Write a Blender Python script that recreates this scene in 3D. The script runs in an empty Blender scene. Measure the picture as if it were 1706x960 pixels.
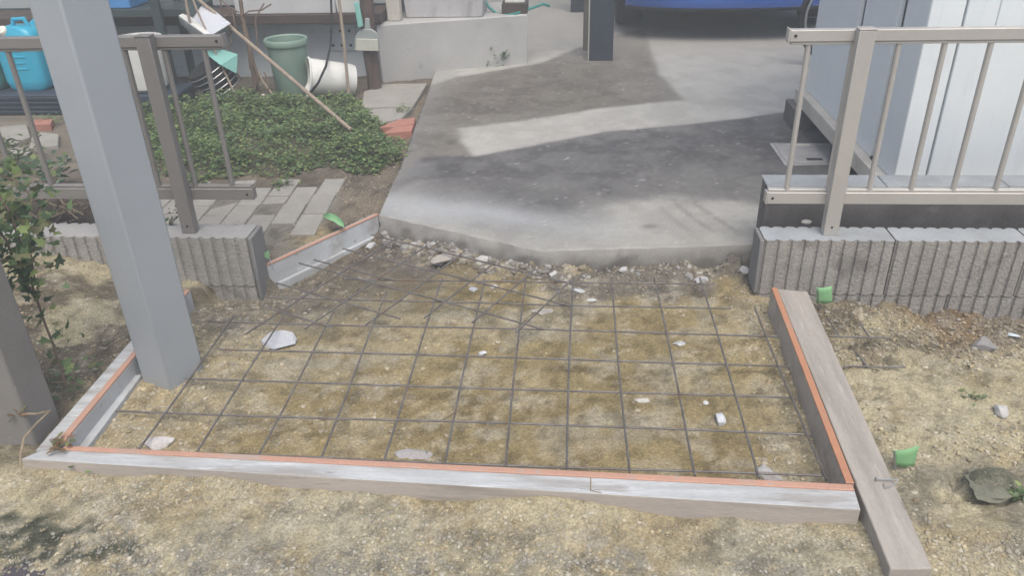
import bpy, math, random
import numpy as np
from mathutils import Vector, Matrix
random.seed(7); RNG = np.random.default_rng(11)
S = bpy.context.scene
COL = S.collection

# ------------------------------------------------------------------ camera, sky, sun, exposure
FPX = 1327.0
CEN = np.array([853.0, 480.0]); CAMZ = 1.37
_d = np.array([68., 2403., 1327.]); _d /= np.linalg.norm(_d)
_v = np.array([105., -724., 1327.]); _v -= _d*(_v@_d); _v /= np.linalg.norm(_v)
ROT = np.stack([np.cross(_v, -_d), _v, -_d])
CPOS = np.array([0, 0, CAMZ])
def G(px, py, z):                       # a point of the photograph on the level z
    r = ROT @ np.array([px-CEN[0], py-CEN[1], FPX]); return CPOS + r*((z-CAMZ)/r[2])
def Y(px, py, y):                       # a point of the photograph on the upright plane y
    r = ROT @ np.array([px-CEN[0], py-CEN[1], FPX]); return CPOS + r*(y/r[1])
cam = bpy.data.cameras.new('camera'); co = bpy.data.objects.new('camera', cam); COL.objects.link(co)
M = Matrix.Identity(4)
for i in range(3):
    M[i][0] = ROT[i][0]; M[i][1] = -ROT[i][1]; M[i][2] = -ROT[i][2]; M[i][3] = CPOS[i]
co.matrix_world = M
cam.sensor_width = 36; cam.lens = 36*FPX/1706; cam.clip_end = 500; cam.clip_start = 0.02
S.camera = co

SUN_EL, SUN_AZ = math.radians(62), math.radians(165)      # azimuth clockwise from +Y: behind and right of the camera
w = bpy.data.worlds.new('World'); S.world = w; w.use_nodes = True
nt = w.node_tree; bg = nt.nodes['Background']
sky = nt.nodes.new('ShaderNodeTexSky'); sky.sky_type = 'NISHITA'; sky.sun_disc = False
sky.sun_elevation = SUN_EL; sky.sun_rotation = SUN_AZ; sky.air_density = 1.0; sky.dust_density = 4.0; sky.ozone_density = 1.0
nt.links.new(sky.outputs[0], bg.inputs[0]); bg.inputs[1].default_value = 0.135
sl = bpy.data.lights.new('sun', 'SUN'); sl.energy = 1.4; sl.angle = math.radians(40); sl.color = (1.0, 0.97, 0.90)
so = bpy.data.objects.new('sun', sl); COL.objects.link(so)
dirv = Vector((math.sin(SUN_AZ)*math.cos(SUN_EL), math.cos(SUN_AZ)*math.cos(SUN_EL), math.sin(SUN_EL)))
so.rotation_euler = dirv.to_track_quat('Z', 'Y').to_euler(); so.location = (0, 0, 8)
S.view_settings.view_transform = 'Standard'; S.view_settings.look = 'None'
S.view_settings.exposure = 0.70; S.view_settings.gamma = 1.0

# ------------------------------------------------------------------ noise
def vnoise(x, y, seed=0):
    x = np.asarray(x, float); y = np.asarray(y, float)
    xi = np.floor(x).astype(np.int64); yi = np.floor(y).astype(np.int64); fx = x-xi; fy = y-yi
    fx = fx*fx*(3-2*fx); fy = fy*fy*(3-2*fy)
    def h(a, b):
        n = (a*374761393 + b*668265263 + seed*1442695041) & 0x7fffffff
        n = ((n ^ (n >> 13))*1274126177) & 0x7fffffff
        return ((n ^ (n >> 16)) & 0xffff)/65535.0
    return (h(xi, yi)*(1-fx)+h(xi+1, yi)*fx)*(1-fy)+(h(xi, yi+1)*(1-fx)+h(xi+1, yi+1)*fx)*fy
def fbm(x, y, s, o=4, seed=0):
    t = 0; a = .5; n = 0
    for k in range(o):
        t = t+a*vnoise(x*s+17.3*k, y*s-9.1*k, seed+k*7); n += a; a *= .55; s *= 2.03
    return t/n
def sig(v, w): return 1/(1+np.exp(-np.clip(v/w, -40, 40)))
def sdpoly(x, y, P):                    # signed distance, positive inside
    P = np.asarray(P, float); d = np.full(np.shape(x), 1e9); ins = np.zeros(np.shape(x), bool)
    n = len(P)
    for i in range(n):
        a = P[i]; b = P[(i+1) % n]; e = b-a; wx = x-a[0]; wy = y-a[1]
        t = np.clip((wx*e[0]+wy*e[1])/(e@e+1e-12), 0, 1)
        d = np.minimum(d, np.hypot(wx-e[0]*t, wy-e[1]*t))
        c = ((a[1] <= y) & (b[1] > y)) | ((b[1] <= y) & (a[1] > y))
        with np.errstate(divide='ignore', invalid='ignore'):
            xx = a[0]+(y-a[1])*(b[0]-a[0])/(b[1]-a[1] if b[1] != a[1] else 1e-9)
        ins ^= c & (x < xx)
    return np.where(ins, d, -d)
def PX(pts, z): return [G(a, b, z)[:2] for a, b in pts]

# ------------------------------------------------------------------ materials
def mat(name, c1, c2=None, scale=8, rough=.75, bump=.2, bscale=70, fine=.18, fscale=160, metal=0, spec=.35,
        attr=False, stretch=(1, 1, 1), streak=None, bdist=.004, voro=0, transl=0, coat=0, spots=None):
    m = bpy.data.materials.new(name); m.use_nodes = True; t = m.node_tree; N = t.nodes; L = t.links
    b = N['Principled BSDF']; b.inputs['Metallic'].default_value = metal
    b.inputs['Specular IOR Level'].default_value = spec; b.inputs['Coat Weight'].default_value = coat
    tc = N.new('ShaderNodeTexCoord'); oi = N.new('ShaderNodeObjectInfo')
    mu = N.new('ShaderNodeMath'); mu.operation = 'MULTIPLY'; mu.inputs[1].default_value = 37.0; L.new(oi.outputs['Random'], mu.inputs[0])
    ad = N.new('ShaderNodeVectorMath'); ad.operation = 'ADD'; L.new(tc.outputs['Object'], ad.inputs[0]); L.new(mu.outputs[0], ad.inputs[1])
    mp = N.new('ShaderNodeMapping'); mp.inputs['Scale'].default_value = stretch; L.new(ad.outputs[0], mp.inputs[0])
    def noise(sc, det=5, ro=.6, vec=mp):
        n = N.new('ShaderNodeTexNoise'); n.inputs['Scale'].default_value = sc; n.inputs['Detail'].default_value = det
        n.inputs['Roughness'].default_value = ro; L.new(vec.outputs[0], n.inputs['Vector']); return n
    def mix(fac, a, bb, mode='MIX'):
        x = N.new('ShaderNodeMix'); x.data_type = 'RGBA'; x.blend_type = mode
        for s, v in ((0, fac), (6, a), (7, bb)):
            if hasattr(v, 'is_output'): L.new(v, x.inputs[s])
            else: x.inputs[s].default_value = v if s == 0 else (*v, 1) if len(v) == 3 else v
        return x.outputs[2]
    def ramp(src, a, bb):
        r = N.new('ShaderNodeMapRange'); r.inputs[1].default_value = a; r.inputs[2].default_value = bb
        L.new(src, r.inputs[0]); return r.outputs[0]
    n1 = noise(scale)
    if attr:
        at = N.new('ShaderNodeAttribute'); at.attribute_name = 'Col'; col = at.outputs['Color']
    else:
        c2 = c2 or tuple(v*.8 for v in c1)
        col = mix(ramp(n1.outputs[0], .32, .68), c1, c2)
    n2 = noise(fscale, 3, .7)
    g = ramp(n2.outputs[0], .25, .75)
    cr = N.new('ShaderNodeMapRange'); cr.inputs[3].default_value = 1-fine; cr.inputs[4].default_value = 1+fine; L.new(g, cr.inputs[0])
    cc = N.new('ShaderNodeCombineColor')
    for k in range(3): L.new(cr.outputs[0], cc.inputs[k])
    col = mix(1.0, col, cc.outputs[0], 'MULTIPLY')
    for sp in (spots or []):             # (scale, threshold, softness, colour, strength): stains with a shape of their own
        n = noise(sp[0], 6, .65); f = ramp(n.outputs[0], sp[1], sp[1]+sp[2])
        q = N.new('ShaderNodeMath'); q.operation = 'MULTIPLY'; q.inputs[1].default_value = sp[4]; L.new(f, q.inputs[0])
        col = mix(q.outputs[0], col, sp[3])
    L.new(col, b.inputs['Base Color'])
    rr = N.new('ShaderNodeMapRange'); rr.inputs[3].default_value = max(rough-.12, .03); rr.inputs[4].default_value = min(rough+.12, 1)
    L.new(n1.outputs[0], rr.inputs[0]); L.new(rr.outputs[0], b.inputs['Roughness'])
    if bump:
        nb = noise(bscale, 5, .65); hsrc = nb.outputs[0]
        if voro:
            vo = N.new('ShaderNodeTexVoronoi'); vo.inputs['Scale'].default_value = voro; L.new(mp.outputs[0], vo.inputs['Vector'])
            sm = N.new('ShaderNodeMath'); sm.operation = 'SUBTRACT'; L.new(nb.outputs[0], sm.inputs[0]); L.new(vo.outputs['Distance'], sm.inputs[1]); hsrc = sm.outputs[0]
        bp = N.new('ShaderNodeBump'); bp.inputs['Strength'].default_value = bump; bp.inputs['Distance'].default_value = bdist
        L.new(hsrc, bp.inputs['Height']); L.new(bp.outputs[0], b.inputs['Normal'])
    if transl:
        tr = N.new('ShaderNodeBsdfTranslucent'); L.new(col, tr.inputs[0]); ms = N.new('ShaderNodeMixShader'); ms.inputs[0].default_value = transl
        L.new(b.outputs[0], ms.inputs[1]); L.new(tr.outputs[0], ms.inputs[2]); L.new(ms.outputs[0], N['Material Output'].inputs[0])
    return m

MT = dict(
 soil=mat('soil', (1, 1, 1), attr=True, rough=.97, bump=.9, bscale=170, bdist=.006, voro=0, fine=.5, fscale=150, spec=.06),
 concrete_attr=mat('slab_concrete', (1, 1, 1), attr=True, rough=.85, bump=.35, bscale=140, fine=.16, fscale=190, spec=.2, bdist=.002),
 stone_attr=mat('stone', (1, 1, 1), attr=True, rough=.9, bump=.4, bscale=120, fine=.2, fscale=150, spec=.2),
 leaf_attr=mat('leaf', (1, 1, 1), attr=True, rough=.65, bump=0, fine=.12, spec=.25, transl=.3),
 rebar=mat('rebar_steel', (.20, .19, .182), (.12, .105, .095), scale=22, rough=.55, bump=.3, bscale=260, metal=.3, spots=[(9, .6, .06, (.20, .10, .055), .6)], fine=.25),
 timber_pale=mat('cement_stained_timber', (.52, .54, .545), (.36, .365, .36), scale=13, rough=.85, bump=.3, bscale=40, stretch=(.35, 3, 3), fine=.14,
   spots=[(7, .52, .10, (.31, .29, .265), .8), (16, .60, .05, (.62, .65, .67), .6), (34, .64, .03, (.20, .18, .16), .6)]),
 timber_side=mat('raw_timber', (.46, .41, .36), (.36, .325, .29), scale=9, rough=.85, bump=.3, bscale=40, stretch=(.3, 3, 3), fine=.16, spots=[(26, .6, .06, (.22, .2, .18), .5), (4, .56, .1, (.26, .23, .19), .6)]),
 timber_brown=mat('weathered_timber', (.39, .355, .31), (.285, .26, .23), scale=9, rough=.85, bump=.35, bscale=35, stretch=(3.5, .35, 3), fine=.14,
   spots=[(3, .56, .1, (.22, .195, .17), .55), (22, .60, .06, (.46, .43, .39), .5), (30, .66, .03, (.15, .13, .115), .6)]),
 orange_pale=mat('faded_orange_strip', (.50, .29, .205), (.43, .25, .185), scale=14, rough=.65, bump=.15, fine=.1, spots=[(7, .55, .1, (.40, .33, .28), .7), (24, .62, .05, (.36, .33, .30), .7)]),
 orange=mat('orange_strip', (.47, .225, .125), (.40, .195, .115), scale=14, rough=.6, bump=.15, fine=.1, spots=[(7, .56, .1, (.40, .27, .2), .65), (24, .63, .05, (.33, .28, .24), .7)]),
 board_face=mat('whitewashed_board', (.50, .53, .55), (.38, .39, .39), scale=5, rough=.8, bump=.2, bscale=40, fine=.12, spots=[(6, .52, .12, (.30, .275, .25), .7), (14, .6, .06, (.56, .59, .61), .5), (40, .66, .03, (.2, .18, .16), .6)]),
 alu_post=mat('grey_aluminium', (.385, .415, .445), (.36, .388, .415), scale=3, rough=.42, bump=.02, fine=.025, metal=.1, spec=.5, spots=[(2.2, .62, .12, (.30, .33, .36), .5), (38, .72, .02, (.24, .25, .26), .6)]),
 bronze_shaded=mat('shade_darkened_bronze', (.255, .24, .225), (.225, .212, .198), scale=5, rough=.45, bump=.03, fine=.04, metal=.2, spec=.5),  # bronze of the right fence, darkened in colour to stand for shade
 bronze=mat('bronze_aluminium', (.52, .495, .46), (.46, .44, .41), scale=5, rough=.42, bump=.03, fine=.04, metal=.35, spec=.5),
 gate_post=mat('grey_brown_post', (.24, .225, .21), (.20, .19, .178), scale=6, rough=.7, bump=.1, fine=.08, spots=[(40, .66, .03, (.36, .34, .31), .7)]),
 block=mat('ribbed_block', (.35, .33, .30), (.265, .25, .23), scale=9, rough=.95, bump=.5, bscale=110, bdist=.004, voro=130, fine=.24, fscale=120, spec=.15,
   spots=[(7, .55, .12, (.16, .15, .138), .75), (60, .60, .05, (.42, .40, .375), .6), (45, .64, .04, (.13, .12, .11), .6)]),
 blocktop_left=mat('block_top_grey', (.36, .355, .34), (.30, .295, .285), scale=8, rough=.95, bump=.3, bscale=130, fine=.16, spec=.15),
 block_left=mat('ribbed_block_clean', (.40, .38, .35), (.31, .295, .27), scale=9, rough=.95, bump=.6, bscale=110, bdist=.004, voro=130, fine=.2, fscale=120, spec=.15,
   spots=[(7, .60, .1, (.19, .175, .155), .7)]),
 mortar=mat('mortar', (.235, .23, .222), (.19, .185, .178), scale=8, rough=.9, bump=.2, bscale=90, fine=.1, spec=.2),
 blocktop=mat('block_top', (.36, .385, .40), (.27, .285, .295), scale=8, rough=.9, bump=.3, bscale=130, fine=.16, spec=.2, spots=[(5, .6, .1, (.26, .27, .27), .6)]),  # bluish reflected sheen of the right wall's top put into the colour
 curb=mat('stained_curb', (.17, .16, .155), (.115, .105, .10), scale=9, rough=.95, bump=.5, bscale=60, fine=.25, spec=.15, spots=[(6, .58, .1, (.26, .25, .24), .6)]),
 shed=mat('shed_steel', (.74, .785, .80), (.70, .75, .77), scale=2, rough=.4, bump=.02, fine=.03, spec=.4, stretch=(3, 3, .6), spots=[(3, .6, .15, (.52, .52, .52), .35)]),
 grey_steel=mat('grey_steel', (.43, .45, .46), (.38, .40, .41), scale=3, rough=.45, bump=.02, fine=.04),
 cream=mat('cream_frame', (.58, .55, .49), (.49, .455, .40), scale=6, rough=.6, bump=.1, fine=.08, spots=[(11, .6, .1, (.33, .25, .18), .5)]),
 paver=mat('concrete_paver', (.345, .33, .295), (.28, .265, .235), scale=7, rough=.95, bump=.4, bscale=120, fine=.2, spec=.15, spots=[(9, .58, .12, (.25, .235, .21), .5)]),
 brick=mat('clay_brick', (.43, .20, .15), (.34, .165, .13), scale=12, rough=.9, bump=.3, fine=.18, spots=[(8, .6, .1, (.36, .30, .26), .5)]),
 house_wall=mat('house_wall', (.36, .38, .385), (.31, .33, .335), scale=4, rough=.85, bump=.15, fine=.08),
 plinth=mat('pale_plinth', (.62, .665, .68), (.53, .57, .585), scale=3, rough=.85, bump=.15, fine=.08, spots=[(3, .58, .12, (.34, .35, .35), .5)]),
 step=mat('step_concrete', (.46, .455, .44), (.39, .385, .37), scale=4, rough=.9, bump=.25, bscale=60, fine=.1, spec=.2, spots=[(3.5, .57, .12, (.32, .31, .29), .6), (13, .66, .05, (.24, .23, .22), .6)]),
 stone_pot=mat('pale_stone_pot', (.53, .52, .53), (.44, .43, .43), scale=6, rough=.9, bump=.3, fine=.12, stretch=(3, 3, .8), spots=[(6, .6, .08, (.32, .31, .3), .6)]),
 darkbrown=mat('dark_brown_paint', (.085, .06, .052), (.06, .045, .04), scale=8, rough=.6, bump=.15, fine=.15),
 wood_post=mat('rough_wood', (.13, .095, .08), (.075, .055, .048), scale=9, rough=.9, bump=.7, bscale=40, stretch=(3, 3, .5), fine=.2, bdist=.01),
 bamboo=mat('bamboo_pole', (.36, .29, .22), (.25, .2, .16), scale=20, rough=.6, bump=.15, fine=.15),
 twig=mat('dry_twig', (.33, .265, .185), (.2, .16, .11), scale=25, rough=.85, bump=.3, fine=.2),
 stem=mat('woody_stem', (.17, .12, .09), (.10, .075, .06), scale=20, rough=.85, bump=.4, fine=.2),
 teal=mat('teal_plastic', (.035, .40, .56), (.03, .34, .50), scale=4, rough=.35, bump=.03, fine=.04, spec=.5),
 green_can=mat('green_plastic', (.05, .27, .23), (.04, .22, .19), scale=4, rough=.4, bump=.03, fine=.05),
 whitecap=mat('ivory_plastic', (.72, .70, .62), (.64, .62, .55), scale=9, rough=.5, bump=.03, fine=.05),
 white_plastic=mat('white_plastic', (.74, .74, .70), (.64, .64, .60), scale=5, rough=.5, bump=.04, fine=.05, spots=[(7, .62, .1, (.5, .48, .43), .5)]),
 foam=mat('foam_box', (.60, .60, .60), (.54, .54, .54), scale=6, rough=.85, bump=.15, bscale=160, fine=.06),
 bin_green=mat('sage_plastic', (.235, .335, .275), (.20, .29, .24), scale=3, rough=.5, bump=.04, fine=.05, spots=[(4, .58, .12, (.27, .31, .27), .5)]),
 blue_tub=mat('blue_plastic', (.10, .30, .62), (.085, .26, .55), scale=4, rough=.4, bump=.03, fine=.05),
 dark_tray=mat('dark_tray', (.045, .06, .085), (.03, .042, .06), scale=7, rough=.5, bump=.05, fine=.1),
 rack=mat('green_black_metal', (.06, .085, .085), (.04, .055, .058), scale=9, rough=.5, bump=.08, fine=.1, metal=.2),
 silver=mat('polished_sheet', (.86, .88, .93), (.74, .77, .84), scale=9, rough=.25, bump=.03, fine=.03, metal=.35),  # reflection of the white sky put into the base colour
 mint=mat('mint_plastic', (.25, .52, .46), (.21, .45, .40), scale=5, rough=.5, bump=.03, fine=.06),
 grey_plastic=mat('grey_plastic', (.33, .36, .35), (.28, .31, .30), scale=6, rough=.5, bump=.03, fine=.06),
 pan_cream=mat('dustpan_blade', (.50, .50, .43), (.43, .43, .37), scale=6, rough=.55, bump=.03, fine=.08),
 tape=mat('green_tape', (.36, .66, .34), (.32, .60, .31), scale=8, rough=.55, bump=.12, bscale=50, fine=.06, transl=.35),
 navy=mat('charcoal_post', (.045, .055, .075), (.035, .042, .06), scale=4, rough=.45, bump=.03, fine=.06, metal=.2),
 pipe_brown=mat('brown_pipe', (.21, .175, .15), (.16, .135, .115), scale=6, rough=.55, bump=.05, fine=.1),
 carblue=mat('blue_car_paint', (.02, .13, .58), (.02, .12, .54), scale=2, rough=.22, bump=0, fine=.02, metal=.4, coat=.8, spec=.5),
 rubber=mat('black_rubber', (.022, .022, .024), (.035, .034, .033), scale=14, rough=.85, bump=.15, fine=.15),
 chrome=mat('rim_metal', (.55, .56, .58), (.48, .49, .5), scale=6, rough=.3, bump=0, fine=.04, metal=.9),
 glass=mat('dark_glass', (.02, .025, .03), (.02, .025, .03), rough=.08, bump=0, fine=.01, spec=.6),
 black=mat('black_plastic', (.02, .021, .023), (.03, .03, .031), scale=9, rough=.6, bump=.06, fine=.12),
 cover=mat('cover_iron', (.40, .39, .375), (.30, .29, .28), scale=12, rough=.75, bump=.4, bscale=90, fine=.2),
 steel=mat('zinc_steel', (.45, .46, .47), (.33, .33, .33), scale=18, rough=.4, bump=.1, fine=.12, metal=.8),
 slate=mat('dark_kerb_stone', (.085, .075, .085), (.06, .055, .06), scale=9, rough=.9, bump=.4, fine=.2),
)

# ------------------------------------------------------------------ builders
class MB:
    def __init__(s): s.v = []; s.f = []; s.c = []; s.mi = []
    def add(s, vs, fs, col=None, mi=0):
        k = len(s.v); s.v += [tuple(map(float, p)) for p in vs]; s.f += [tuple(i+k for i in f) for f in fs]
        s.mi += [mi]*len(fs)
        if col is not None: s.c += [tuple(col)]*len(vs)
        return s
    def hexa(s, b, t, **k):             # bottom quad and top quad, same winding (counter-clockwise from above)
        return s.add(list(b)+list(t), [(3, 2, 1, 0), (4, 5, 6, 7), (0, 1, 5, 4), (1, 2, 6, 5), (2, 3, 7, 6), (3, 0, 4, 7)], **k)
    def box(s, x0, x1, y0, y1, z0, z1, **k):
        q = [(x0, y0), (x1, y0), (x1, y1), (x0, y1)]
        return s.hexa([(a, b, z0) for a, b in q], [(a, b, z1) for a, b in q], **k)
    def prism(s, poly, z0, z1, **k):
        n = len(poly)
        return s.add([(a, b, z0) for a, b in poly]+[(a, b, z1) for a, b in poly],
            [tuple(range(n-1, -1, -1)), tuple(range(n, 2*n))]+[(i, (i+1) % n, (i+1) % n+n, i+n) for i in range(n)], **k)
    def tube(s, pts, r, n=8, caps=True, **k):
        P = [Vector(p) for p in pts]; rr = r if hasattr(r, '__len__') else [r]*len(P); vs = []; fs = []
        up = None
        for i, p in enumerate(P):
            t = (P[min(i+1, len(P)-1)]-P[max(i-1, 0)]).normalized()
            if up is None: up = t.orthogonal().normalized()
            up = (up-t*up.dot(t)).normalized(); b = t.cross(up)
            for j in range(n):
                a = 2*math.pi*j/n; vs.append(p+(up*math.cos(a)+b*math.sin(a))*rr[i])
        for i in range(len(P)-1):
            for j in range(n):
                fs.append((i*n+j, i*n+(j+1) % n, (i+1)*n+(j+1) % n, (i+1)*n+j))
        if caps: fs += [tuple(range(n-1, -1, -1)), tuple((len(P)-1)*n+j for j in range(n))]
        return s.add(vs, fs, **k)
    def lathe(s, prof, c=(0, 0, 0), n=28, axis=None, sx=1, sy=1, **k):   # profile (r, h)
        A = Vector(axis).normalized() if axis is not None else Vector((0, 0, 1)); q = A.to_track_quat('Z', 'X'); vs = []; fs = []
        for r, h in prof:
            for j in range(n):
                a = 2*math.pi*j/n; vs.append(Vector(c)+q @ Vector((r*sx*math.cos(a), r*sy*math.sin(a), h)))
        for i in range(len(prof)-1):
            for j in range(n):
                fs.append((i*n+j, i*n+(j+1) % n, (i+1)*n+(j+1) % n, (i+1)*n+j))
        return s.add(vs, fs, **k)
    def torus(s, c, R, r, ax=(0, 1, 0), n=36, m=8, **k):
        q = Vector(ax).to_track_quat('Z', 'X'); vs = []; fs = []
        for i in range(n):
            a = 2*math.pi*i/n
            for j in range(m):
                b = 2*math.pi*j/m; vs.append(Vector(c)+q @ Vector(((R+r*math.cos(b))*math.cos(a), (R+r*math.cos(b))*math.sin(a), r*math.sin(b))))
        for i in range(n):
            for j in range(m): fs.append((i*m+j, ((i+1) % n)*m+j, ((i+1) % n)*m+(j+1) % m, i*m+(j+1) % m))
        return s.add(vs, fs, **k)

ORG = {}
def mesh_of(name, mb, mats, org, ang=35):
    me = bpy.data.meshes.new(name); o = Vector(org)
    me.from_pydata([tuple(Vector(p)-o) for p in mb.v], [], mb.f)
    for m in (mats if isinstance(mats, (list, tuple)) else [mats]): me.materials.append(m)
    if any(mb.mi): me.polygons.foreach_set('material_index', mb.mi)
    if mb.c:
        a = me.color_attributes.new('Col', 'FLOAT_COLOR', 'POINT')
        a.data.foreach_set('color', np.c_[np.array(mb.c, float), np.ones(len(mb.c))].ravel())
    me.update()
    if ang: me.polygons.foreach_set('use_smooth', [True]*len(me.polygons)); me.set_sharp_from_angle(angle=math.radians(ang))
    return me
def bevel(o, w, seg=2):
    if w:
        b = o.modifiers.new('bevel', 'BEVEL'); b.width = w; b.segments = seg; b.limit_method = 'ANGLE'; b.angle_limit = math.radians(40)
def thing(name, label, cat, loc, group=None):
    o = bpy.data.objects.new(name, None); o.location = loc; o.empty_display_size = .1; COL.objects.link(o); ORG[o.name] = Vector(loc)
    o['label'] = label; o['category'] = cat
    if group: o['group'] = group
    return o
def part(name, mb, m, par, bev=0, ang=35, label=None, me=None):
    org = ORG[par.name]; me = me or mesh_of(name, mb, m, org, ang)
    o = bpy.data.objects.new(name, me); COL.objects.link(o); o.parent = par; ORG[o.name] = org; bevel(o, bev)
    if label: o['label'] = label
    return o
def solo(name, mb, m, label, cat, group=None, bev=0, ang=35, org=None, kind=None):
    a = np.array(mb.v); org = org or (a[:, 0].mean(), a[:, 1].mean(), a[:, 2].min())
    o = bpy.data.objects.new(name, mesh_of(name, mb, m, org, ang)); o.location = org; COL.objects.link(o); ORG[o.name] = Vector(org); bevel(o, bev)
    if label: o['label'] = label
    if cat: o['category'] = cat
    if group: o['group'] = group
    if kind: o['kind'] = kind
    return o
def copy_tree(o, delta, label=None):
    c = o.copy(); COL.objects.link(c); c.location = Vector(o.location)+Vector(delta); ORG[c.name] = ORG[o.name]+Vector(delta)
    if label: c['label'] = label
    def rec(src, dst):
        for ch in list(src.children):
            d = ch.copy(); COL.objects.link(d); d.parent = dst; rec(ch, d)
    rec(o, c); return c

# ------------------------------------------------------------------ the lie of the land
def yF(x): return 1.405-.043*(x+1.325)
SLF = [(-.763, 2.884), (-.102, 2.572), (.66, 2.645)]
def slab_front(x):
    return np.interp(x, [-.763, -.102, .66, .70, 8], [2.884, 2.572, 2.645, 2.70, 2.70])
def slab_left(y): return -.763-.063*(y-2.884)
DIAG = [(-1.10, 2.515), (-.765, 2.887)]
def height(x, y):
    big = fbm(x, y, 3.1, 4, 1)-.5; med = fbm(x, y, 17, 4, 5)-.5; fin = fbm(x, y, 70, 3, 9)-.5
    rgh = .3+1.2*sig(fbm(x, y, 4, 3, 15)-.5, .05)
    front = .058+.05*big+.016*med+.010*fin*rgh
    front = front-.03*sig(.95-y, .08)
    edge = .064+.085*(fbm(x, y*0, 3.7, 3, 21)-.5)+.02*sig(-.9-x, .1)
    front = front+(edge-front)*np.exp(-((y-yF(x))/.06)**2)*.75
    pit = .002+.012*big+.006*med+.004*fin+.035*sig(-.98-x+.12*big, .05)*sig(2.28-y, .04)+.018*np.exp(-((x-.6)/.07)**2)*(1+3*med)
    pit = pit+.034*sig(y-(slab_front(x)-.10), .022)*(.85+2.2*med)*sig(x+.80, .03)-.055*sig(y-2.36, .04)*sig(-.93-x, .05)
    right = .052+.04*big+.03*med+.014*fin*rgh+sig(y-1.95, .05)*(.03*med+.012*fin)
    dropx = sig(x-1.12, .12)
    right = right-(.035+.07*dropx)*sig(y-2.08, .08)
    left = .065+.05*big+.025*med+.008*fin+.07*sig(-1.62-x, .08)-.03*sig(y-2.3, .05)*sig(x+1.55, .06)
    gard = .058+.02*big+.012*med+.005*fin+(.12+.06*big)*sig(-1.80-x, .05)*sig(3.15-y, .12)
    gard = gard+(.0665-gard)*sig(x+1.90, .03)*sig(-.985-x, .01)*sig(3.22-y, .03)*sig(y-2.80+.9*(x+.98)*0, .02)
    inR = sig(x-.70, .008); inL = sig(-1.285-x, .008); inF = sig(yF(x)+.03-y, .008)
    # the side of the slanting board decides between pit and garden
    (ax, ay), (bx, by) = DIAG
    dd = ((y-ay)*(bx-ax)-(x-ax)*(by-ay))/math.hypot(bx-ax, by-ay)
    inG = np.where((x < -.74), sig(dd-.02, .006)*sig(y-2.50, .02), 0)
    inG = np.maximum(inG, sig(y-2.47, .012)*sig(-1.1-x, .01))
    z = pit*(1-inR)*(1-inL)+right*inR+left*inL
    z = z*(1-inF)+front*inF
    z = z*(1-inG)+gard*inG
    und = sig(y-slab_front(x)-.07, .015)*sig(x-slab_left(y)-.05, .015)
    z = z*(1-und)-.06*und
    beh = sig(y-2.46, .01)*sig(x-.66, .01)
    z = z*(1-beh)-.03*beh
    mx, my = MOSS[0], MOSS[1]
    rr = np.hypot((x-mx)*.92+(y-my)*.4, ((y-my)*.92-(x-mx)*.4)/.62)
    z = z+.028*np.exp(-(rr/.055)**4)-.03*np.exp(-((rr-.085)/.017)**2)*(.3+.7*sig(-(y-my)-(x-mx)*.8, .02))
    return z
MOSS = G(1648, 806, .05)

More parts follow.
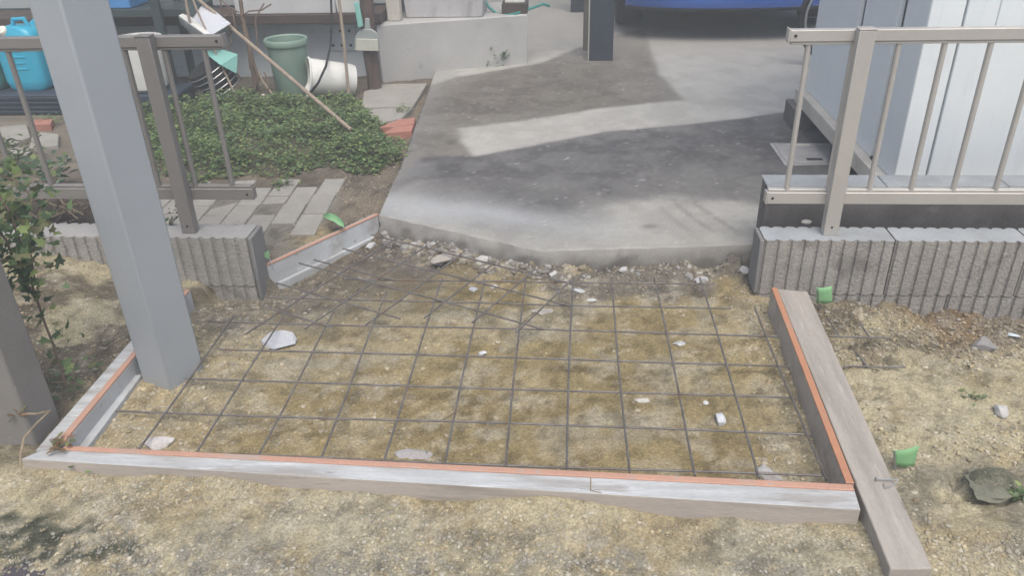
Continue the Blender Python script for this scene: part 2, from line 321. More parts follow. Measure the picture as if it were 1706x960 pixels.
def mixc(a, b, t): t = np.clip(t, 0, 1)[..., None]; return a*(1-t)+b*t
C = lambda *v: np.array(v, float)
def soil_color(x, y):
    n1 = fbm(x, y, 2.3, 4, 31); n2 = fbm(x, y, 7, 5, 41); n3 = fbm(x, y, 40, 3, 51)
    base = mixc(C(.475, .42, .275), C(.42, .37, .245), sig(n2-.5, .05))
    base = mixc(base, C(.40, .375, .29), sig(n1-.58, .03)*.6)
    base = mixc(base, C(.38, .31, .175), sig(n2-.60, .02)*.55)
    # the pit: damp ochre in a few large patches, pale crusts between them
    damp = mixc(C(.345, .28, .145), C(.285, .225, .115), sig(fbm(x, y, 9, 4, 61)-.5, .05))
    crust = mixc(C(.445, .375, .235), C(.41, .365, .26), sig(n2-.5, .04))
    q = .65*sig(fbm(x, y, 3.6, 5, 71)-.59, .014)+.6*sig(fbm(x, y, 11, 5, 73)-.59, .012)
    q = q+.85*sig(-.95-x+.35*(n2-.5), .05)+sig(x-.56+.2*(n2-.5), .03)*.8
    pit = mixc(damp, crust, q)
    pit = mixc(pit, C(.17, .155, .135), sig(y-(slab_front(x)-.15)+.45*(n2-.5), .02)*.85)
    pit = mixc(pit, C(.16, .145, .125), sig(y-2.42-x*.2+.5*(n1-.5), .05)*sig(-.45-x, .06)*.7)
    inpit = sig(x+1.26, .01)*sig(.68-x, .01)*sig(y-yF(x)-.02, .01)
    c = mixc(base, pit, inpit)
    # grey gravel and moss along the bottom, dark crumbs along the front board
    bott = sig(1.215-y+.10*(n2-.5)*2-.02*x, .018)
    c = mixc(c, C(.25, .24, .205), bott*sig(fbm(x, y, 9, 5, 81)-.49, .02)*sig(n3-.42, .05)*.9)
    c = mixc(c, C(.215, .20, .16), np.exp(-((y-yF(x)+.075)/.03)**2)*sig(fbm(x, y, 5, 3, 83)-.53, .02)*sig(n3-.47, .03)*.45)
    d = sdpoly(x, y, PX([(-120, 860), (60, 872), (190, 905), (215, 925), (120, 932), (-120, 930)], .05))
    c = mixc(c, C(.085, .09, .062), sig(d+.03*(n3-.5)*2+.02, .008)*sig(n3-.42, .04))
    # right: dark gravelly dirt near the wall, brown streak
    r = sig(x-.72, .01)
    c = mixc(c, C(.155, .13, .095), r*sig(y-1.98+.3*(n1-.5)-.10*(x-1), .03)*sig(n2-.44, .05)*.9)
    c = mixc(c, C(.22, .145, .075), r*sig(y-2.17, .03)*sig(x-1.12, .04)*.9)
    c = mixc(c, C(.245, .225, .18), r*sig(fbm(x, y, 4.3, 4, 91)-.56, .02)*.7)
    rr = np.hypot((x-MOSS[0])*.92+(y-MOSS[1])*.4, ((y-MOSS[1])*.92-(x-MOSS[0])*.4)/.62)
    c = mixc(c, C(.17, .175, .125), sig(.075-rr, .006)*.85)
    # left bank and garden
    l = sig(-1.28-x, .01)*sig(y-1.5, .02)*sig(2.45-y, .02)
    c = mixc(c, C(.15, .125, .095), l*sig(n2-.50+.14*sig(x+1.55, .05)-.12*sig(y-2.1, .05), .02)*.85)
    c = mixc(c, C(.08, .07, .055), sig(-1.34-x, .02)*sig(1.62-y, .02)*sig(y-1.42, .02)*.6)
    g = np.maximum(sig(y-2.46, .02)*sig(-1.1-x, .02), sig(y-2.55, .05)*sig(slab_left(y)+.03-x, .02))
    gc = mixc(C(.24, .20, .15), C(.17, .145, .115), sig(n2-.5, .04))
    gc = mixc(gc, C(.25, .235, .20), sig(x+1.90, .03)*sig(-.985-x, .01)*sig(3.2-y, .03)*sig(y-2.58, .02)*.8)
    gc = mixc(gc, C(.40, .32, .18), sig(.085-np.hypot((x+.99), (y-2.76)), .02)*.8)
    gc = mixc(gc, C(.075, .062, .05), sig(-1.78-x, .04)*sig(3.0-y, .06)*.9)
    gc = mixc(gc, C(.24, .215, .175), sig(-1.9-x, .1)*sig(y-3.35, .1)*.7)
    out = mixc(c, gc, g)*.86
    h1 = fbm(x, y, 52, 2, 501); h2 = fbm(x, y, 28, 3, 511); h3 = fbm(x, y, 16, 4, 521)
    out = mixc(out, out*.62, sig(h2-.615, .015)*.75)
    out = mixc(out, C(.45, .41, .32), sig(h3-.63, .012)*sig(h1-.42, .04)*.38*(1-g))
    return out*(1+.34*(h1-.5))[..., None]

xs = np.concatenate([-np.geomspace(45, 2.4, 24), np.arange(-2.36, 2.3, .0088), np.geomspace(2.35, 45, 24)])
ys = np.concatenate([-np.geomspace(30, .2, 14), np.arange(.0, .85, .05), np.arange(.86, 2.9, .0088), np.arange(2.92, 5.6, .04), np.geomspace(5.8, 60, 24)])
def grid_mesh(X, Yv, Z):
    ny, nx = X.shape
    i = np.arange(ny*nx).reshape(ny, nx)
    f = np.stack([i[:-1, :-1], i[:-1, 1:], i[1:, 1:], i[1:, :-1]], -1).reshape(-1, 4)
    return np.stack([X, Yv, Z], -1).reshape(-1, 3), f
def fast_obj(name, V, F, m, col=None, smooth=True, **k):
    me = bpy.data.meshes.new(name); nv = len(V); nf = len(F); kk = F.shape[1]
    me.vertices.add(nv); me.vertices.foreach_set('co', V.astype(np.float32).ravel())
    me.loops.add(nf*kk); me.loops.foreach_set('vertex_index', F.astype(np.int32).ravel())
    me.polygons.add(nf); me.polygons.foreach_set('loop_start', np.arange(0, nf*kk, kk, dtype=np.int32))
    me.update(calc_edges=True)
    me.polygons.foreach_set('use_smooth', np.full(nf, smooth))
    if col is not None:
        a = me.color_attributes.new('Col', 'FLOAT_COLOR', 'POINT'); a.data.foreach_set('color', np.c_[col, np.ones(nv)].astype(np.float32).ravel())
    me.materials.append(m); me.validate()
    o = bpy.data.objects.new(name, me); COL.objects.link(o); ORG[o.name] = Vector((0, 0, 0))
    for a, b in k.items(): o[a] = b
    return o
GX, GY = np.meshgrid(xs, ys)
GZ = height(GX, GY)
far = sig(np.hypot(GX, GY)-9, .5); GZ = GZ*(1-far)-.05*far
V, F = grid_mesh(GX, GY, GZ)
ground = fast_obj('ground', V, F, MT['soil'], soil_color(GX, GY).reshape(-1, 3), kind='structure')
def hz(x, y): return float(height(np.array([x]), np.array([y]))[0])

# ------------------------------------------------------------------ driveway slab
def build_slab():
    us = np.concatenate([np.arange(0, 2.5, .0125), np.geomspace(2.5, 7, 26)])
    vs = np.concatenate([np.linspace(0, .024, 7), np.arange(.036, 3.6, .0125), np.geomspace(3.6, 7.4, 40)])
    fx = us-.763; fy = slab_front(fx)
    fade = np.clip(1-vs/.75, 0, 1)[:, None]
    Yv = 2.572+vs[:, None]+(fy-2.572)[None]*fade
    Yv = np.maximum(Yv, 0); X = fx[None]+(slab_left(Yv)-slab_left(fy)[None])*np.clip(1-us/2.5, 0, 1)[None]
    Yv[:, 0] = np.maximum(Yv[:, 0], 2.884+vs*.95)
    Z = .1+.004*(fbm(X, Yv, 2, 3, 3)-.5)+.0015*(fbm(X, Yv, 30, 3, 4)-.5)
    en = (fbm(X, Yv, 26, 3, 8)-.5)
    Yv[0] += .010*en[0]; Z[0] -= .006*np.abs(en[0])
    Z = Z-.003*np.exp(-(np.arange(len(vs))[:, None]/.6)**2)
    n1 = fbm(X, Yv, 2.2, 5, 101); n2 = fbm(X, Yv, 9, 5, 111); n3 = fbm(X, Yv, 45, 3, 121)
    pale = mixc(C(.405, .395, .36), C(.345, .335, .305), sig(n2-.5, .05))
    pale = mixc(pale, C(.435, .425, .39), sig(n1-.56, .04)*.5)
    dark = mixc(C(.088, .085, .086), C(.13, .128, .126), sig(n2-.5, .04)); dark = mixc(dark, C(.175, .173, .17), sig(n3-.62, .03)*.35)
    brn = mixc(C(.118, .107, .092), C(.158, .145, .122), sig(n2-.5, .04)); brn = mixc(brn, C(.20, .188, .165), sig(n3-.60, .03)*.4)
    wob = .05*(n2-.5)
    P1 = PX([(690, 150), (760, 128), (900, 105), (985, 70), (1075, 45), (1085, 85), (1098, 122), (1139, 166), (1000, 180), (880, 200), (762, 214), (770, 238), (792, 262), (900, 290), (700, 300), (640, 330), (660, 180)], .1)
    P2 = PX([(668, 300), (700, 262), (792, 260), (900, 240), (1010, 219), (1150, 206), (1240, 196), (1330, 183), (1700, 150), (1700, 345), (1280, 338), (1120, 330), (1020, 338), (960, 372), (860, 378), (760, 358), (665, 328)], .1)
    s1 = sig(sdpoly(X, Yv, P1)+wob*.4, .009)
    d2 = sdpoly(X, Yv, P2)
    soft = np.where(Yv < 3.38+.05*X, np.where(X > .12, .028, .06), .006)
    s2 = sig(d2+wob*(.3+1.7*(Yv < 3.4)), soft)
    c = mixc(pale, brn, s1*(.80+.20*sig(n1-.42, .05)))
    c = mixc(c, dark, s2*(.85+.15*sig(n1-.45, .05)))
    # left margin paler and bluish grey near the front tip, dirt on the far part
    c = mixc(c, c*.86, sig(3.1-Yv, .1))
    c = mixc(c, C(.385, .395, .40), np.exp(-((Yv-2.84+.42*(X+.1)*.5+.2*(n1-.5))/.12)**2)*sig(.0-X, .12)*.8)
    c = c*(1+.22*(n3-.5)[..., None]*sig(fbm(X, Yv, 20, 3, 141)-.5, .05)[..., None])
    c = mixc(c, C(.50, .49, .47), sig(fbm(X, Yv, 70, 2, 151)-.86, .01)*.5)
    c = mixc(c, C(.30, .285, .265), sig(Yv-5.7+.6*(n1-.5), .2)*.6)
    c = mixc(c, C(.30, .30, .295), sig(slab_left(Yv)+.10+.10*(n2-.5)-X, .03)*.3)
    # trowel drags near the right end
    tr = sig(np.sin((X*.93+Yv*.36)*78+6*(n1-.5))-.55, .12)*sig(X-.38, .03)*sig(.74-X, .03)*sig(Yv-2.76, .03)*sig(3.08-Yv, .03)
    c = mixc(c, c*.72, tr*sig(n2-.42, .04))
    dd = np.hypot((X-.30)/1.5, Yv-2.79); c = mixc(c, C(.15, .14, .13), sig(.018-dd, .004)*.8)
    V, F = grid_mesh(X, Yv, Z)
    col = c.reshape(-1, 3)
    # broken front face
    zs = np.linspace(0, 1, 9)[1:]; fxr = fx
    sk = []; sc = []
    fxx, fyy, z0 = X[0], Yv[0], Z[0]
    rows = [np.stack([fxx, fyy, z0], -1)]
    for k, t in enumerate(zs):
        rough = (fbm(fxx+.3*t, fyy+t*.1, 16, 4, 201)-.5)
        left = sig(-.12-fxx, .03)
        out = -(.006+.012*t)+rough*(.012+.05*left*t)-.03*left*t
        out = out*sig(.66-fxx, .01)
        rows.append(np.stack([fxx+rough*.01, fyy+out, z0-(.135)*t], -1))
    R = np.array(rows); n = len(us)
    Vs, Fs = grid_mesh(R[..., 0], R[..., 1], R[..., 2]); Fs = Fs[:, ::-1]
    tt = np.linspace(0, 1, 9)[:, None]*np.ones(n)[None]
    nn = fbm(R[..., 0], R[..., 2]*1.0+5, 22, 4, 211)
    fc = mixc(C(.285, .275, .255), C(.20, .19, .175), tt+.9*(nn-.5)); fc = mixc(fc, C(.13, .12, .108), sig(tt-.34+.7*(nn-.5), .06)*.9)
    # left side skirt
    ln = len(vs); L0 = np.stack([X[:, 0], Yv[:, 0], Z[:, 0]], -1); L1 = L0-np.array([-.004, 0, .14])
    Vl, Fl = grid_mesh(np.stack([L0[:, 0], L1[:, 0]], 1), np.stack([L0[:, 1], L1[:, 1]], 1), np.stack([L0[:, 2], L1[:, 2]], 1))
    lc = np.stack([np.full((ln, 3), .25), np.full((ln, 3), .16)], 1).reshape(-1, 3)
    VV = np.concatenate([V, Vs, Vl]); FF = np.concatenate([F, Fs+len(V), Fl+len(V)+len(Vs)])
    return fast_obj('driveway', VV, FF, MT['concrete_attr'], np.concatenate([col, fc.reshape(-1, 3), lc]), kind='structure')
build_slab()

# ------------------------------------------------------------------ formwork
t = thing('formwork_board', 'long pale cement-smeared timber with an orange strip along the front of the rebar bed', 'timber board', (-.35, 1.39, 0))
f0 = lambda u: (-1.325+1.957*u, 1.405-.084*u); f1 = lambda u: (-1.29+1.927*u, 1.442-.064*u)
for u0, u1, dz in ((0, 1, 0),):
    q = [f0(u0), f0(u1), f1(u1), f1(u0)]
    mb = MB().hexa([(a, b, -.02) for a, b in q], [(a, b, .1+dz) for a, b in q]); mb.mi = [1, 0, 1, 1, 1, 1]
    part('timber', mb, [MT['timber_pale'], MT['timber_side']], t, .0012)
q = [(-1.245, 1.4405), (.637, 1.3785), (.6375, 1.398), (-1.242, 1.456)]
part('chamfer_strip', MB().hexa([(a, b, -.01) for a, b in q], [(a, b, .1025) for a, b in q]), MT['orange_pale'], t, .002)

t = thing('formwork_board', 'wide weathered brown plank with an orange strip right of the rebar bed', 'timber board', (.69, 1.7, 0))
q = [(.641, 1.16), (.724, 1.165), (.762, 2.293), (.6695, 2.309)]
part('plank', MB().hexa([(a, b, -.015) for a, b in q], [(a, b, .1) for a, b in q]), MT['timber_brown'], t, .003)
q = [(.6395, 1.380), (.6425, 1.380), (.668, 2.309), (.650, 2.309)]
q = [(.6235, 1.4), (.6415, 1.4), (.6685, 2.309), (.6505, 2.309)]
part('chamfer_strip', MB().hexa([(a, b, -.012) for a, b in q], [(a, b, .1025) for a, b in q], mi=0), MT['timber_side'], t, .0015)
part('chamfer_strip', MB().hexa([(a, b, .0985) for a, b in q], [(a, b, .1045) for a, b in q]), MT['orange'], t, .0015, label='orange edge strip on the plank')

t = thing('formwork_board', 'short cement-smeared board behind the grey post on the left of the rebar bed', 'timber board', (-1.28, 1.85, 0))
q = [(-1.312, 1.44), (-1.272, 1.448), (-1.285, 2.25), (-1.326, 2.25)]
part('timber', MB().hexa([(a, b, -.015) for a, b in q], [(a, b, .098) for a, b in q]), MT['timber_pale'], t, .004)
q = [(-1.2715, 1.462), (-1.253, 1.462), (-1.268, 2.25), (-1.2845, 2.25)]
part('backing_board', MB().hexa([(a, b, -.012) for a, b in q], [(a, b, .097) for a, b in q]), MT['board_face'], t, .002)
part('chamfer_strip', MB().hexa([(a, b, .0975) for a, b in q], [(a, b, .1035) for a, b in q]), MT['orange_pale'], t, .0015)
q = [(-1.252, 1.47), (-1.228, 1.47), (-1.243, 1.83), (-1.267, 1.83)]
part('lower_batten', MB().hexa([(a, b, -.012) for a, b in q], [(a, b, .052) for a, b in q]), MT['board_face'], t, .002)

t = thing('formwork_board', 'slanting whitewashed board with a thin pink strip between the left wall and the concrete drive', 'timber board', (-.92, 2.65, 0))
a = np.array([-1.102, 2.512]); b = np.array([-.768, 2.886]); dr = (b-a)/np.linalg.norm(b-a); nn = np.array([-dr[1], dr[0]])
def strip(o0, o1, z0, z1, e0=0, e1=0):
    A = a+dr*e0; B = b-dr*e1; qq = [A+nn*o0, B+nn*o0, B+nn*o1, A+nn*o1]
    qq = [qq[i] for i in (0, 1, 2, 3)]
    dz = [-.04, 0, 0, -.04]
    return MB().hexa([(p[0], p[1], z0+d) for p, d in zip(qq, dz)], [(p[0], p[1], z1+d) for p, d in zip(qq, dz)])
part('board', strip(0, .028, -.02, .097), MT['board_face'], t, .002)
part('chamfer_strip', strip(-.002, .012, .0975, .104), MT['orange_pale'], t, .0015)
part('lower_batten', strip(-.016, -.001, -.02, .022, .02, .02), MT['board_face'], t, .002)

# ------------------------------------------------------------------ rebar mats
def bar(p0, p1, r=.0031, wob=.0022, n=14):
    p0 = np.array(p0, float); p1 = np.array(p1, float); L = np.linalg.norm(p1-p0); k = max(3, int(L/.1)); u = np.linspace(0, 1, k)
    ph = random.uniform(0, 9); pts = [p0+(p1-p0)*s+np.array([wob*math.sin(ph+s*L*5), wob*math.cos(ph*2+s*L*4), 0]) for s in u]
    for i, p in enumerate(pts): p[2] += .004*(vnoise(np.array([p[0]*3]), np.array([p[1]*3]), 77)[0]-.5)
    return MB().tube(pts, r, 7)
t = thing('rebar_mat', 'large square grid of welded steel bars laid flat over the ochre soil', 'rebar mat', (-.1, 1.95, .05), 'steel bar mats in the formwork')
ZM = .049
for i, x in enumerate([-1.08, -.925, -.77, -.612, -.454, -.30, -.153, .0, .15, .30, .451, .606]):
    y1 = 2.46 if x > -.2 else (2.43 if x > -.5 else (2.34 if x > -.7 else 2.2))
    y1 = 2.15 if x < -.95 else y1
    e = 2.26 if x == .606 else y1
    part('bar', bar((x+.004*random.uniform(-1, 1), 1.462, ZM+.0065+(.008 if x < -.9 else 0)), (x+.012*random.uniform(-1, 1)+(-.0), e, ZM+.0065+(.006 if x < -.9 else 0))), MT['rebar'], t)
for y, x0, x1 in [(1.484, -1.02, .60), (1.640, -1.226, .612), (1.792, -1.10, .618), (1.946, -1.06, .627), (2.106, -1.16, .634), (2.266, -1.02, .52), (2.430, -.80, .49)]:
    part('bar', bar((x0, y+(.012 if y > 1.5 and x0 < -1.0 else .006), ZM+(.010 if x0 < -1 else 0)), (x1, y-.004, ZM)), MT['rebar'], t)
t = thing('rebar_mat', 'smaller slanted grid of steel bars overlapping the big grid beside the slanting board', 'rebar mat', (-.6, 2.35, .06), 'steel bar mats in the formwork')
th = math.radians(25.8); tv = np.array([math.cos(th), -math.sin(th)]); nv = np.array([math.sin(th), math.cos(th)])
def at_tn(u, n, z): p = tv*u+nv*n; return (p[0], p[1], z)
for n, u0, u1 in [(1.545, -1.84, -1.58), (1.69, -1.95, -1.42), (1.845, -1.985, -.985), (1.892, -1.955, -1.60), (2.012, -1.925, -.975), (2.155, -1.905, -.98)]:
    part('bar', bar(at_tn(u0, n, .066), at_tn(u1, n+.012, .06)), MT['rebar'], t)
for u, n0, n1 in [(-1.80, 1.40, 2.16), (-1.655, 1.51, 2.17), (-1.50, 1.62, 2.17), (-1.355, 1.74, 2.17), (-1.205, 1.785, 2.19), (-1.055, 1.80, 2.17)]:
    part('bar', bar(at_tn(u, n0, .060), at_tn(u+.01, n1, .070)), MT['rebar'], t)
t = thing('rebar_mat', 'short cut end of a bar grid half buried in the soil right of the plank', 'rebar mat', G(1440, 590, .07), 'steel bar mats in the formwork')
z = .062
for p, r in [((1382, 560), (1482, 563)), ((1405, 610), (1508, 612)), ((1432, 538), (1452, 566)), ((1425, 585), (1446, 613)), ((1378, 528), (1400, 562))]:
    part('bar', bar(G(*p, z), G(*r, z), wob=.001), MT['rebar'], t)

# ------------------------------------------------------------------ block walls
def rib_block(x0, n, pitch, y0, y1, z0, z1, name, m, par, top=None):
    P = []
    for k in range(n):
        a = x0+k*pitch; g = .0045
        if k == 0: P.append((a+.0015, y0+.012))
        P += [(a+g, y0+.011), (a+g+.003, y0+.003), (a+pitch*.5, y0), (a+pitch-g-.003, y0+.003), (a+pitch-g, y0+.011)]
    Q = [(px, y1-(py-y0)) for px, py in reversed(P)]
    mb = MB(); mb.prism(P+Q, z0, z1)
    if top: mb.mi[1] = 1
    return part(name, mb, [m, top or m], par, ang=30)
def wall(label, xa, sign, y0, y1, ztop, hh, n_blocks, m, endz, lean=0):
    t = thing('block_wall', label, 'block wall', (xa, (y0+y1)/2, -.2)); pitch = .0418; bl = pitch*10
    for c in range(2):
        zt = ztop-c*(hh+.004); zb = zt-hh
        for k in range(n_blocks):
            sh = 0 if c == 0 else -.2*1
            xx = xa+(k*bl if sign > 0 else -(k+1)*bl)
            n = 10
            if c == 1:
                if k == 0:
                    if sign > 0: rib_block(xa, 5, pitch, y0+.002, y1-.002, zb, zt, 'block', m, t)
                    else: rib_block(xa-5*pitch, 5, pitch, y0+.002, y1-.002, zb, zt, 'block', m, t)
                    continue
                xx = xx-sign*5*pitch
            rib_block(xx+.001, n, pitch, y0+(.002 if c else 0), y1-(.002 if c else 0), zb, zt, 'block', m, t, top=(MT['blocktop'] if sign > 0 else MT['blocktop_left']) if c == 0 else None)
    # mortar bed seen in the joint and the smooth rendered end
    e = .010*(-sign)
    x1 = xa+sign*n_blocks*bl
    part('mortar_bed', MB().box(min(xa, x1)+.004, max(xa, x1)-.02, y0+.020, y1-.020, ztop-2*hh, ztop-.006), MT['mortar'], t)
    xe0, xe1 = (xa-.012, xa+.001) if sign > 0 else (xa-.001, xa+.014)
    part('rendered_end', MB().box(xe0, xe1, y0+.004, y1-.004, endz, ztop-.001), MT['mortar'], t, .004)
    return t
wall('low ribbed concrete block wall on the right under the bright end of the fence', .632, 1, 2.399, 2.512, .229, .2, 7, MT['block'], .028)
wall('low ribbed concrete block wall on the left behind the grey post', -1.118, -1, 2.423, 2.546, .211, .19, 5, MT['block_left'], -.10)
# stained curb behind the right wall
cb = MB().box(.672, 4, 2.602, 2.70, -.05, .334)
t = thing('curb_wall', 'dark stained concrete curb behind the right block wall under the shed', 'curb', (.9, 2.65, -.05))
part('curb_body', cb, MT['curb'], t, .006)
cp = MB()
xk = .668
while xk < 4:
    cp.box(xk, xk+.393, 2.598, 2.704, .3345, .342); xk += .396
part('coping', cp, MT['blocktop'], t, .003)
solo('pebble', MB().lathe([(0, 0), (.009, .002), (.012, .008), (.009, .013), (0, .015)], G(1343, 373, .23), 10, sx=1.5), MT['cream'], 'small cream pebble lying on the right wall beside the fence post', 'pebble')

# ------------------------------------------------------------------ fences
def fence(label, xe, sign, post_x, first_b, zt, yc, zbase, x_far, posts, bz):
    t = thing('rail_fence', label, 'fence', (xe, yc, zbase))
    xa, xb = min(xe, x_far), max(xe, x_far)
    part('top_rail', MB().box(xa, xb, yc-.016, yc+.016, .846, .88).box(xa+.004, xb-.004, yc-.012, yc+.012, .8365, .8455), bz, t, .002)
    part('bottom_rail', MB().box(xa, xb, yc-.016, yc+.016, .326, .366).box(xa+.002, xb-.002, yc-.006, yc+.016, .3665, .374), bz, t, .002)
    for zc in (.864, .346):
        s = MB().lathe([(.0005, 0), (.0045, 0), (.0045, .002), (.003, .003), (.0005, .003)], (xe+sign*.016, yc-.016, zc), 10, axis=(0, -1, 0))
        part('screw', s, MT['black'], t)
        part('end_cap', MB().box(min(xe, xe-sign*.005), max(xe, xe-sign*.005), yc-.017, yc+.017, zc-.0205, zc+.0205), bz, t, .001)
    bm = None; k = 0
    while abs(first_b+sign*.1312*k-xe) < abs(x_far-xe)-.05:
        xx = first_b+sign*.1312*k; k += 1
        if bm is None:
            bm = part('baluster', MB().lathe([(.0085, .367), (.0085, .845)], (xx, yc, 0), 12, sx=1.0, sy=1.15), bz, t); b0 = xx
        else:
            c = bm.copy(); COL.objects.link(c); c.location = Vector((xx-b0, 0, 0))
    for p in posts:
        pb = MB().box(p-.024, p+.024, yc-.052, yc-.0165, zbase-.002, .8845)
        o = part('post', pb, bz, t, .0025)
        part('post_cap', MB().box(p-.0255, p+.0255, yc-.0535, yc-.015, .885, .8895), bz, o, .0015)
        part('screw', MB().lathe([(.0005, 0), (.004, 0), (.003, .0025), (.0005, .0025)], (p, yc-.052, zbase+.028), 10, axis=(0, -1, 0)), MT['black'], o)
    return t
fence('bronze aluminium rail fence on the right block wall in front of the white shed', .642, 1, .85, .703, .88, 2.492, .231, 3.5, [.852, 2.05, 3.25], MT['bronze'])
fence('shade-darkened bronze rail fence on the left block wall behind the grey post', -1.100, -1, -1.335, -1.169, .88, 2.51, .213, -3.1, [-1.338, -2.54], MT['bronze_shaded'])

# ------------------------------------------------------------------ posts on the left
q = [G(238, 637, .035)[:2], G(285, 652, .035)[:2], G(327, 610, .035)[:2]]
A, B, Cc = [np.array(v) for v in q]; e1 = (B-A); e2 = (Cc-B); e2 = np.array([-e1[1], e1[0]])/np.linalg.norm(e1)*np.linalg.norm(e2); 
D = A+e2; E2 = B+e2
t = thing('carport_post', 'thick square blue grey aluminium post standing in the left corner of the rebar bed', 'post', ((A+E2)/2).tolist()+[0])
part('shaft', MB().hexa([(*p, -.1) for p in (A, B, E2, D)], [(*p, 2.6) for p in (A, B, E2, D)]), MT['alu_post'], t, .006)
bm = (A+B)/2
# short gate post
t = thing('gate_post', 'short square grey brown post with ivy on top at the left edge', 'post', (-1.45, 1.6, 0))
part('shaft', MB().box(-1.475, -1.352, 1.495, 1.607, -.05, .60), MT['gate_post'], t, .008)
part('hinge_stile', MB().box(-1.62, -1.4755, 1.465, 1.525, .0, .585), MT['gate_post'], t, .006)
part('cap', MB().box(-1.485, -1.342, 1.485, 1.617, .6005, .615), MT['gate_post'], t, .003)
# kerb stone at the bottom-left corner
p = [G(-140, 948, .035), G(150, 948, .035), G(182, 962, .035), G(170, 1010, .035), G(-140, 1010, .035)]
solo('kerb_stone', MB().prism([(v[0], v[1]) for v in reversed(p)], -.03, .055), MT['slate'], 'dark purplish kerb stone poking in at the bottom left corner', 'kerb stone', bev=.008)

# ------------------------------------------------------------------ tape markers and stakes
def tape(name, label, quads, lift=.0):
    mb = MB(); n = len(quads); mb.add(quads, [tuple(range(n))]); 
    o = solo(name, mb, MT['tape'], label, 'tape', 'green tape markers around the formwork', ang=0)
    s = o.modifiers.new('solid', 'SOLIDIFY'); s.thickness = .001; return o
def tape_grid(pts, bend, nx=6, ny=5):
    a, b, c, d = [np.array(p, float) for p in pts]; mb = MB(); vs = []
    for j in range(ny):
        for i in range(nx):
            u = i/(nx-1); v = j/(ny-1); p = (a*(1-u)+b*u)*(1-v)+(d*(1-u)+c*u)*v
            p = p+np.array([0, -1, 0])*bend*math.sin(u*3.1)*(.4+v*.6)+np.array([0, 0, .003*math.sin(v*5+u*3)])
            if j == 0: p = p+np.array([0, 0, .004*math.sin(u*9)])
            vs.append(p)
    return mb.add(vs, [(j*nx+i, j*nx+i+1, (j+1)*nx+i+1, (j+1)*nx+i) for j in range(ny-1) for i in range(nx-1)])
def marker(label, cpts, bend, stake):
    t = thing('tape_marker', label, 'tape marker', stake[0], 'green tape flags on steel pins')
    o = part('tape_flag', tape_grid(cpts, bend), MT['tape'], t); s = o.modifiers.new('solid', 'SOLIDIFY'); s.thickness = .0012
    part('pin', MB().tube(stake, .0025, 7), MT['steel'], t)
y = 2.33
marker('green tape flag at the far end of the brown plank below the ribbed wall', [Y(1360, 507, y), Y(1387, 506, y), Y(1386, 478, y), Y(1360, 478, y)], .006, [Y(1366, 530, y), Y(1364, 500, y), Y(1363, 480, y)])
y = 1.50
marker('mint green tape flag on a steel pin beside the middle of the brown plank', [Y(1489, 778, y), Y(1522, 779, y), Y(1531, 744, y), Y(1488, 750, y)], .006, [Y(1493, 815, y), Y(1491, 790, y), Y(1490, 752, y)])
# tape arc over the pin behind the slanting board
arc = [(537, 361), (542, 355.5), (550, 355), (559, 358), (567, 364), (573, 372), (573.5, 379), (566, 376), (557, 370), (547, 366)]
mb = MB(); vs = [G(px, py, .112+.012*math.sin((px-536)/38*3.1)) for px, py in arc]; cc_ = G(556, 365, .124)
mb.add(vs+[cc_], [(i, (i+1) % 10, 10) for i in range(10)])
t = thing('tape_marker', 'folded strip of mint green tape arching over the soil behind the slanting board', 'tape marker', G(555, 372, .06), 'green tape flags on steel pins')
o = part('tape_flag', mb, MT['tape'], t); s = o.modifiers.new('solid', 'SOLIDIFY'); s.thickness = .0012
part('pin', MB().tube([G(566, 384, .055), G(552, 362, .112)], .002, 6), MT['steel'], t)
t = thing('tape_marker', 'small bit of green tape on a wire beside the left block wall end', 'tape marker', G(447, 432, .05), 'green tape flags on steel pins')
y = 2.50
o = part('tape_flag', tape_grid([Y(441, 430, y), Y(450, 432, y), Y(448, 418, y), Y(440, 420, y)], .004), MT['tape'], t)
part('pin', MB().tube([Y(456, 450, 2.47), Y(449, 430, y), Y(446, 420, y)], .0018, 6), MT['steel'], t)
# nail through the plank
t = thing('form_nail', 'long steel nail lying across the brown plank towards the green tape flag', 'nail', G(1480, 800, .105))
part('shank', MB().tube([G(1461, 799, .106), G(1497, 800, .112)], .0018, 8), MT['steel'], t)
part('head', MB().lathe([(.0005, 0), (.005, 0), (.005, .0015), (.0005, .0015)], G(1460, 799, .106), 10, axis=(-1, 0, .1)), MT['steel'], t)
part('wire_loop', MB().tube([G(1497, 800, .112), G(1487, 810, .105), G(1474, 814, .104), G(1472, 806, .104)], .0011, 6), MT['steel'], t)

# ------------------------------------------------------------------ rubble
def rock(c, sx, sy, sz, col, seed, sub=2, rough=.6):
    import bmesh
    bm = bmesh.new(); bmesh.ops.create_icosphere(bm, subdivisions=sub, radius=1); r = random.Random(seed)
    cuts = []
    for _ in range(7):
        v = Vector((r.gauss(0, 1), r.gauss(0, 1), r.gauss(0, 1))).normalized(); cuts.append((v, r.uniform(.32, .8)))
    for v in bm.verts:
        p = v.co.copy()
        for d, h in cuts:
            q = p.dot(d)
            if q > h: p = p-d*(q-h)
        p *= 1+rough*.2*r.uniform(-1, 1); v.co = p
    ra = r.uniform(0, 6.3); ca, sa = math.cos(ra)*1, math.sin(ra)
    mb = MB(); vs = [(c[0]+v.co.x*sx, c[1]+v.co.y*sy, c[2]+sz*.35+v.co.z*sz) for v in bm.verts]
    bm.verts.index_update(); mb.add(vs, [tuple(v.index for v in f.verts) for f in bm.faces], col=col); bm.free(); return mb
def pitz(px, py):
    z = .0
    for _ in range(3): p = G(px, py, z); z = hz(p[0], p[1])
    return G(px, py, z)
